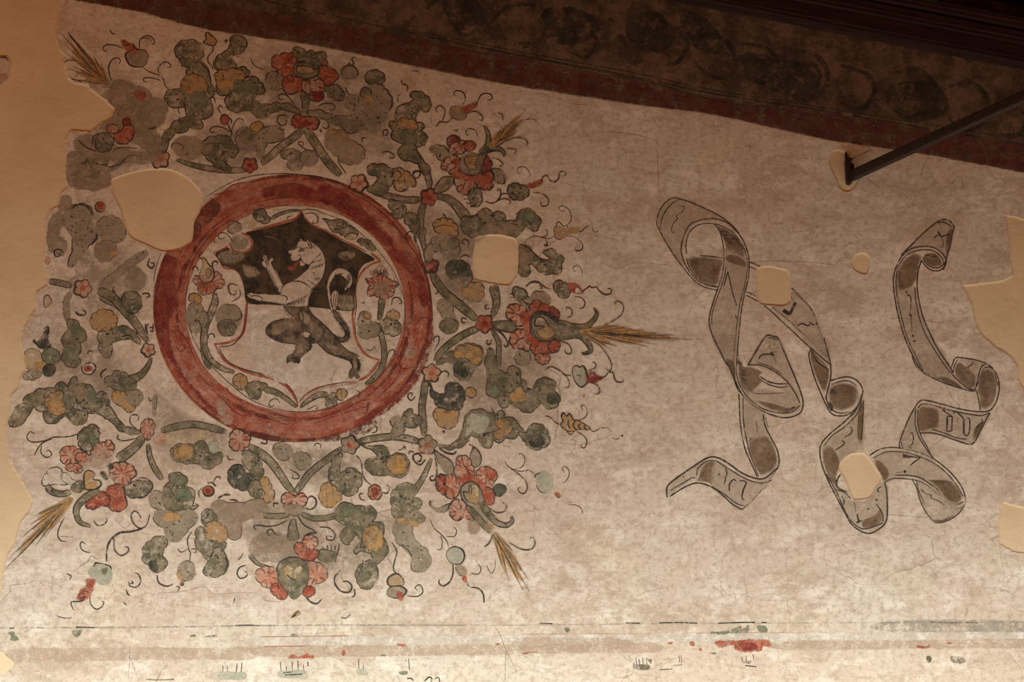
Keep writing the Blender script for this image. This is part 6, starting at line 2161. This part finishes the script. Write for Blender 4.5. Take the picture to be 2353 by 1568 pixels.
run("""
# ===== scrolls
T painted_scroll | painted scroll | left of the two grey painted ribbons, coiled with a small cone-shaped fold | | 0.0006
P fold | looped upper end of the ribbon
@ 1460 420 3.919
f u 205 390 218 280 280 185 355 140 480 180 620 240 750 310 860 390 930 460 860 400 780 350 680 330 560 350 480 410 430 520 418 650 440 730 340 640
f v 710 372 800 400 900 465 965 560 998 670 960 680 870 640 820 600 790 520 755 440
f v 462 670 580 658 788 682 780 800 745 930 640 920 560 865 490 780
s 9 190 375 205 280 250 200 300 155 355 132
s 8 222 425 240 320 290 230 340 180 400 150
L 9 k 355 133 480 170 620 230 750 295 860 375 940 470 1000 590 1025 700
L 8 k 190 375 260 510 340 640 420 750 500 850 570 915 650 950 740 970
L 8 k 740 940 650 925 560 880 480 790 430 690 412 590 440 470 490 380 560 345 680 322 780 340 860 385 930 460
L 8 k 462 640 455 560 480 460 540 395 620 368 710 370
L 7 k 460 680 490 770 560 860 650 915 735 935
L 8 k 710 370 760 440 790 560 797 680 790 780 770 870 740 960
L 7 k 720 370 800 400 880 450 950 540 995 640 1012 740
s 9 580 657 690 665 795 680
s 6 660 695 740 700
s 7 818 590 822 660
H 12 80 5 10 760 430 840 560
H 10 60 5 20 860 480 960 600
H 8 60 5 95 460 680 560 700
s 7 410 212 440 215 425 258 368 300 382 322 340 370 325 430 345 452 355 428
P strap | twisted strap of the ribbon
f u 800 600 990 690 1005 850 950 1100 910 1350 895 1568 790 1568 700 1390 668 1270 690 1120 760 960 800 780
f v 800 690 860 640 980 690 1000 760 900 740
L 8 k 1025 700 1020 850 988 980 960 1120 938 1300 925 1450 922 1568
L 6 k 1012 740 1000 850 975 960 940 1100 912 1300 900 1450 888 1568
L 9 k 740 960 700 1080 672 1180 665 1270 700 1390 760 1500 790 1568
L 6 k 815 760 800 850 765 960 720 1080 690 1190 690 1280
s 9 795 935 815 860 832 800
s 9 832 800 850 880 880 1010 915 1110
s 10 900 1100 918 1112
s 7 905 1190 905 1215 918 1225
L 8 k 1025 715 1080 735 1130 757
s 7 1025 758 1060 770 1090 790
s 8 1000 985 1040 1000 1088 1025
L 8 k 1000 1015 1100 1070 1200 1140 1330 1260 1480 1400 1580 1500 1640 1580
L 8 k 1235 1120 1400 1260 1560 1410 1680 1530 1725 1575
L 9 k 1405 950 1480 1020 1590 1150 1640 1280 1690 1430 1730 1575
L 6 k 1420 985 1540 1090 1605 1180
f u 1250 1110 1380 1090 1410 975 1480 1020 1590 1160 1650 1310 1715 1550 1560 1410 1400 1260
k 26 1330 1150 1388 1185
k 22 1388 1190 1442 1080
k 14 1400 1050 1448 1082
s 9 1400 1030 1420 1060
s 12 1462 1292 1500 1270 1540 1285 1568 1288
k 13 1565 1292 1568 1258 1602 1284
s 9 1600 1282 1638 1272
e k 0 1632 1272 8 8
P cone | small cone-shaped fold with a letter
@ 1500 780 3.409
f u 745 200 800 100 860 10 899 -31 950 -22 990 10 1060 170 1110 300 1100 340 1000 290 900 230 820 208
L 9 k 745 205 800 110 860 10 899 -31 945 -22 985 0 1050 150 1110 290 1160 420 1178 500 1160 570 1100 605 1020 615 920 590 820 540 740 480 680 400 640 300 630 200 640 60 645 -10
s 7 905 -12 945 -8 975 10
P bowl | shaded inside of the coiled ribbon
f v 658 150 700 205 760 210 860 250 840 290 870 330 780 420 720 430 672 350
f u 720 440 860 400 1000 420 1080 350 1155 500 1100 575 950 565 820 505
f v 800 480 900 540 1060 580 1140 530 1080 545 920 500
L 7 k 670 0 660 120 656 260 680 360 740 450 820 520 900 560 1000 578 1090 572 1150 520
L 8 k 745 200 850 205 950 250 1050 330 1120 430 1150 500
s 6 820 182 920 215 1020 280
s 9 840 290 900 330 980 350 1070 348
s 7 850 322 920 360 1000 378 1060 370
s 5 750 380 800 425 920 425 1030 420
f d 670 150 700 180 700 210 665 195
H 12 60 5 20 670 220 700 340
s 12 832 155 850 125 900 118 940 122
k 16 925 100 945 130
s 8 945 100 975 100
s 6 948 120 962 180
s 6 908 48 935 90
P lower_strap | lower length of the ribbon
f u 480 -10 640 -10 640 300 600 240 550 150
f v 570 150 640 180 650 320 610 250
L 8 k 470 -20 560 160 610 240 660 380 690 420
f u 705 455 830 545 880 650 900 760 870 790 740 800 710 640
f v 745 800 870 745 940 800 985 940 960 1030 860 1080 820 1050 760 920
L 8 k 675 430 680 560 690 700 720 850 770 970 820 1080
s 7 708 455 708 600 722 720 755 880 800 1000 830 1080
L 8 k 865 590 880 680 930 780 975 870 990 960 975 1020
s 6 882 610 905 700
s 7 810 640 820 740
s 7 760 800 765 780 780 778
L 9 k 975 1010 900 1120 820 1220 700 1335
P tail | forked tail end of the ribbon
f v 350 1090 385 1000 440 950 500 965 480 1140 430 1130 340 1115
f u 490 970 620 1040 740 1105 860 1125 960 1045 700 1325 600 1250 470 1150
f u 120 1180 180 1100 310 1010 400 960 340 1070 240 1130 140 1210
L 10 k 112 1240 112 1160 170 1100 300 1010 430 930 510 930 600 980 700 1050 800 1090 880 1088 975 1010
L 9 k 130 1235 250 1160 340 1128 430 1145 520 1200 620 1290 700 1335
s 7 140 1185 250 1120 310 1080
s 7 345 1070 355 1010 430 955 500 955
L 7 k 500 955 600 1020 740 1100 850 1128 930 1105
s 7 460 1150 560 1215 660 1290 720 1305
s 9 310 1085 345 1090
s 9 235 1070 245 1085
s 9 180 1100 200 1080
s 10 570 1010 580 1050 558 1140
s 10 600 1190 600 1140 630 1100 655 1115
s 10 680 1108 732 1120 710 1180 698 1240 718 1262
e k 0 520 1060 6 6
T painted_scroll | painted scroll | right of the two grey painted ribbons, ending in curls with black letters | | 0.0006
P strap | narrow strap behind the left ribbon
f v 1228 110 1240 84 1320 150 1380 225 1388 310 1345 430 1280 300 1238 180
f u 1180 0 1340 -10 1380 120 1392 200 1330 150
L 8 k 1160 0 1240 70 1330 150 1400 205
L 8 k 1340 -10 1370 100 1390 190 1395 290 1370 400 1355 470
L 8 k 1240 80 1222 130 1260 280 1310 410 1370 540 1410 590 1470 602 1530 590 1590 540 1640 440 1640 380 1600 325 1540 297 1470 302 1395 325
s 8 1240 90 1290 180 1380 240
P curl | dark rolled curl of the ribbon
f v 1390 370 1480 338 1590 360 1622 440 1570 535 1460 565 1392 520 1368 440
f d 1400 400 1430 400 1440 430 1395 420
f d 1380 490 1410 520 1400 560 1375 530
s 7 1400 355 1470 332 1540 330 1600 370
s 7 1392 315 1368 400 1362 480 1400 550 1470 580 1540 570
P strap | middle length of the ribbon
f u 1640 440 1645 800 1600 880 1480 960 1430 1060 1340 860 1400 760 1560 630
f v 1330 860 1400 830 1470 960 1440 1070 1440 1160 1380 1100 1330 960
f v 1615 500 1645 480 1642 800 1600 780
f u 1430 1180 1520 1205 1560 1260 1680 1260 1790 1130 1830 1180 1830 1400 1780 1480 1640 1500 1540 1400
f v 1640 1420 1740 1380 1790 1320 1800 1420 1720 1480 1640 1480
L 9 k 1640 430 1600 540 1510 640 1390 740 1320 820 1310 900 1330 1000 1380 1120 1440 1240 1500 1350 1550 1440 1620 1500 1700 1522 1780 1482 1830 1420 1837 1300 1830 1180 1812 1120
s 7 1640 500 1590 600 1500 690 1400 760 1340 840
L 7 k 1650 480 1645 640 1635 790
L 7 k 1360 1060 1430 1180 1530 1390 1620 1478 1700 1480 1800 1440
s 8 1750 1290 1800 1370 1802 1440
s 11 1470 1060 1442 1110 1450 1165 1530 1200
s 8 1430 1180 1500 1200 1550 1250
k 12 1600 1370 1615 1440
k 9 1592 1438 1640 1420
s 9 1580 1280 1590 1350
s 9 1540 690 1562 702 1550 740 1500 768
s 9 1430 870 1500 820 1478 790
s 9 1770 1200 1762 1175 1790 1155
e k 0 1752 1258 8 8
e k 0 1688 1330 8 8
e k 0 1740 1420 8 8
s 8 1480 1230 1500 1270 1490 1300
P fold | wide lower fold with a letter
@ 1833 820 3.919
f u 690 920 780 870 870 860 1000 875 1200 945 1350 1065 1480 1240 1400 1330 1300 1260 1180 1145 1060 1085 900 1085 790 1130 720 1060
f v 1200 1120 1330 1100 1420 1150 1490 1270 1440 1335 1340 1290 1270 1200
f v 690 930 760 950 830 1050 790 1130 740 1060
f v 1160 1110 1250 1110 1400 1130 1350 1150 1220 1140
L 9 k 650 890 720 845 800 822 900 822 1040 850 1160 890 1280 960 1400 1070 1480 1180 1510 1280 1500 1340 1440 1372 1370 1350 1300 1280 1260 1200 1180 1140 1100 1090 1000 1070 880 1068
L 7 k 680 915 780 865 880 855 1000 870 1120 910 1240 970 1350 1060 1430 1160 1490 1260
s 8 1500 1300 1440 1335 1380 1320
L 8 k 780 1135 850 1100 950 1100 1050 1112 1150 1150 1250 1230 1330 1300 1400 1340 1490 1310
F k 945 875 1040 905 1000 912 946 912
k 9 960 893 1105 912
s 10 1105 912 1050 950 1010 985
F k 965 1022 980 1035 966 1050 952 1036
s 6 880 1045 950 1040
P tail | pointed tail end of the ribbon
f u 1080 1150 1250 1200 1360 1320 1500 1350 1360 1460 1240 1495 1150 1380
f v 1220 1470 1300 1470 1420 1420 1340 1480 1240 1495
s 8 1030 1110 1070 1180 1100 1290 1160 1410 1240 1500
s 9 1240 1500 1340 1482 1440 1422 1500 1345
s 7 1070 1125 1090 1210 1140 1325
s 8 1110 1190 1150 1235 1200 1248 1198 1280
s 7 1198 1278 1270 1300 1322 1342
P strap | lettered strap of the ribbon
f u 1085 450 1300 470 1600 525 1728 515 1650 660 1568 778 1400 730 1200 688 1100 688
f v 1092 460 1150 442 1270 480 1270 640 1200 655 1105 680 1075 600
f u 1055 480 1062 600 1080 700 1160 810 1220 915 1040 855 930 812 950 690
f v 1590 640 1680 570 1640 690 1580 760
L 9 k 920 820 915 780 950 680 1000 560 1060 450 1100 402 1160 395 1300 430 1450 470 1600 495 1720 490 1770 440
L 6 k 930 770 940 800 950 830
L 8 k 1062 470 1058 600 1085 710 1150 820 1222 920
L 7 k 1085 480 1082 600 1108 710 1165 815 1200 890
L 7 k 1085 465 1120 428 1220 440 1320 470 1500 512 1650 532 1730 505
L 9 k 1100 690 1200 688 1300 710 1440 760 1570 788 1640 680 1700 560 1730 510
L 7 k 1210 655 1320 690 1420 730 1520 745
P letter | black letters on the strap
k 9 1300 478 1390 542
k 9 1392 540 1345 540
k 9 1345 540 1340 672
k 9 1340 672 1382 672
k 9 1386 672 1392 540
k 7 1350 560 1350 650
k 9 1435 500 1495 560
k 12 1495 560 1495 690
s 10 1495 690 1520 715 1545 680 1548 570 1520 550
k 7 1318 455 1320 490
s 6 1395 495 1420 500 1400 512
s 7 1650 560 1662 590 1610 640 1620 660
s 8 1600 690 1620 660
s 9 1005 700 1030 688 1042 730 1035 780 1010 810
s 6 1000 800 1010 825 1030 815
P curl | rolled upper curl of the ribbon
f v 1650 130 1700 92 1750 110 1790 190 1800 300 1770 420 1700 485 1645 478 1630 380 1612 290
f v 1400 120 1440 40 1500 70 1615 180 1600 285 1530 290 1450 220
f u 1440 20 1600 40 1690 80 1640 150 1618 180 1500 60
L 8 k 1380 110 1400 50 1430 8 1500 15 1600 30 1700 62
s 8 1400 145 1410 80 1440 30
L 9 k 1540 300 1600 285 1622 200 1650 100 1690 72 1750 100 1800 180 1815 290 1790 400 1765 445
L 7 k 1590 312 1640 200 1672 115 1700 95 1750 110 1780 170 1800 260
L 7 k 1610 310 1630 400 1645 485
s 7 1520 102 1568 70 1578 40
s 6 1530 90 1545 115
P strap | long upper strap of the ribbon
f u 1060 0 1280 0 1400 170 1540 298 1350 240 1160 160
f v 1130 130 1350 190 1500 290 1330 235
L 9 k 1030 0 1070 90 1160 160 1300 230 1450 280 1570 312 1610 300
L 8 k 1270 0 1340 100 1430 200 1510 270 1570 297 1600 290
L 7 k 1300 0 1370 80
@ 1833 460 3.919
f u 890 800 1055 790 1080 950 1180 1200 1380 1540 1150 1568 1050 1420 950 1150
f v 900 620 960 530 1050 470 1120 500 1100 560 1085 680 1050 760 1000 810 900 810 880 700
L 9 k 880 610 862 720 870 850 900 1020 950 1200 1010 1350 1090 1500 1150 1575
L 7 k 892 640 885 760 900 900 940 1080 990 1250 1060 1400 1130 1540
L 9 k 1115 540 1085 640 1075 760 1090 900 1130 1060 1190 1200 1260 1340 1340 1460 1400 1560
L 7 k 1055 790 1062 900 1092 1050 1140 1190 1200 1300 1290 1440 1370 1555
H 8 60 5 30 890 640 920 800
s 7 985 850 1012 865 1020 930 1012 1030
s 6 1020 1045 1025 1120 1030 1200
e k 0 980 830 8 8
e k 0 995 858 10 10
F k 1000 1030 1025 1030 1028 1048 1012 1050
e k 0 1037 1225 8 12
s 9 1035 1268 1055 1275 1055 1262
P tip | pointed upper end of the ribbon
f u 950 490 1130 325 1280 212 1398 240 1370 420 1335 530 1280 460 1150 420
f v 1130 520 1150 485 1230 475 1300 530 1300 590 1220 605 1150 570
f v 1340 300 1395 260 1370 420 1335 500
L 9 k 930 500 1020 410 1130 300 1240 210 1300 180 1360 185 1405 235 1395 290 1370 420 1340 520 1310 630
s 9 1260 208 1320 202 1390 245
L 8 k 885 610 930 520 1000 450 1100 420 1210 425 1290 470 1335 540 1320 605 1260 640 1180 622 1118 550
L 7 k 890 630 950 530 1030 472 1130 450 1220 460 1290 510 1312 570 1272 610 1200 605 1145 560 1130 520
s 9 1140 510 1160 495 1190 505
s 9 1210 520 1240 505 1250 520
k 9 1225 340 1270 312
k 12 1262 282 1290 330
k 12 1290 332 1368 306
s 5 1290 335 1312 380 1300 425 1275 412
""")
# each Empty sits on the wall at the middle of its thing
for r in [o for o in C.objects if o.type == 'EMPTY' and o.children]:
    pts = [ch.matrix_basis @ Vector(c) for ch in r.children for c in ch.bound_box]
    mid = Vector(((min(p.x for p in pts) + max(p.x for p in pts)) / 2, 0.0, min(p.z for p in pts)))
    r.location = mid
    for ch in r.children: ch.location = ch.location - mid
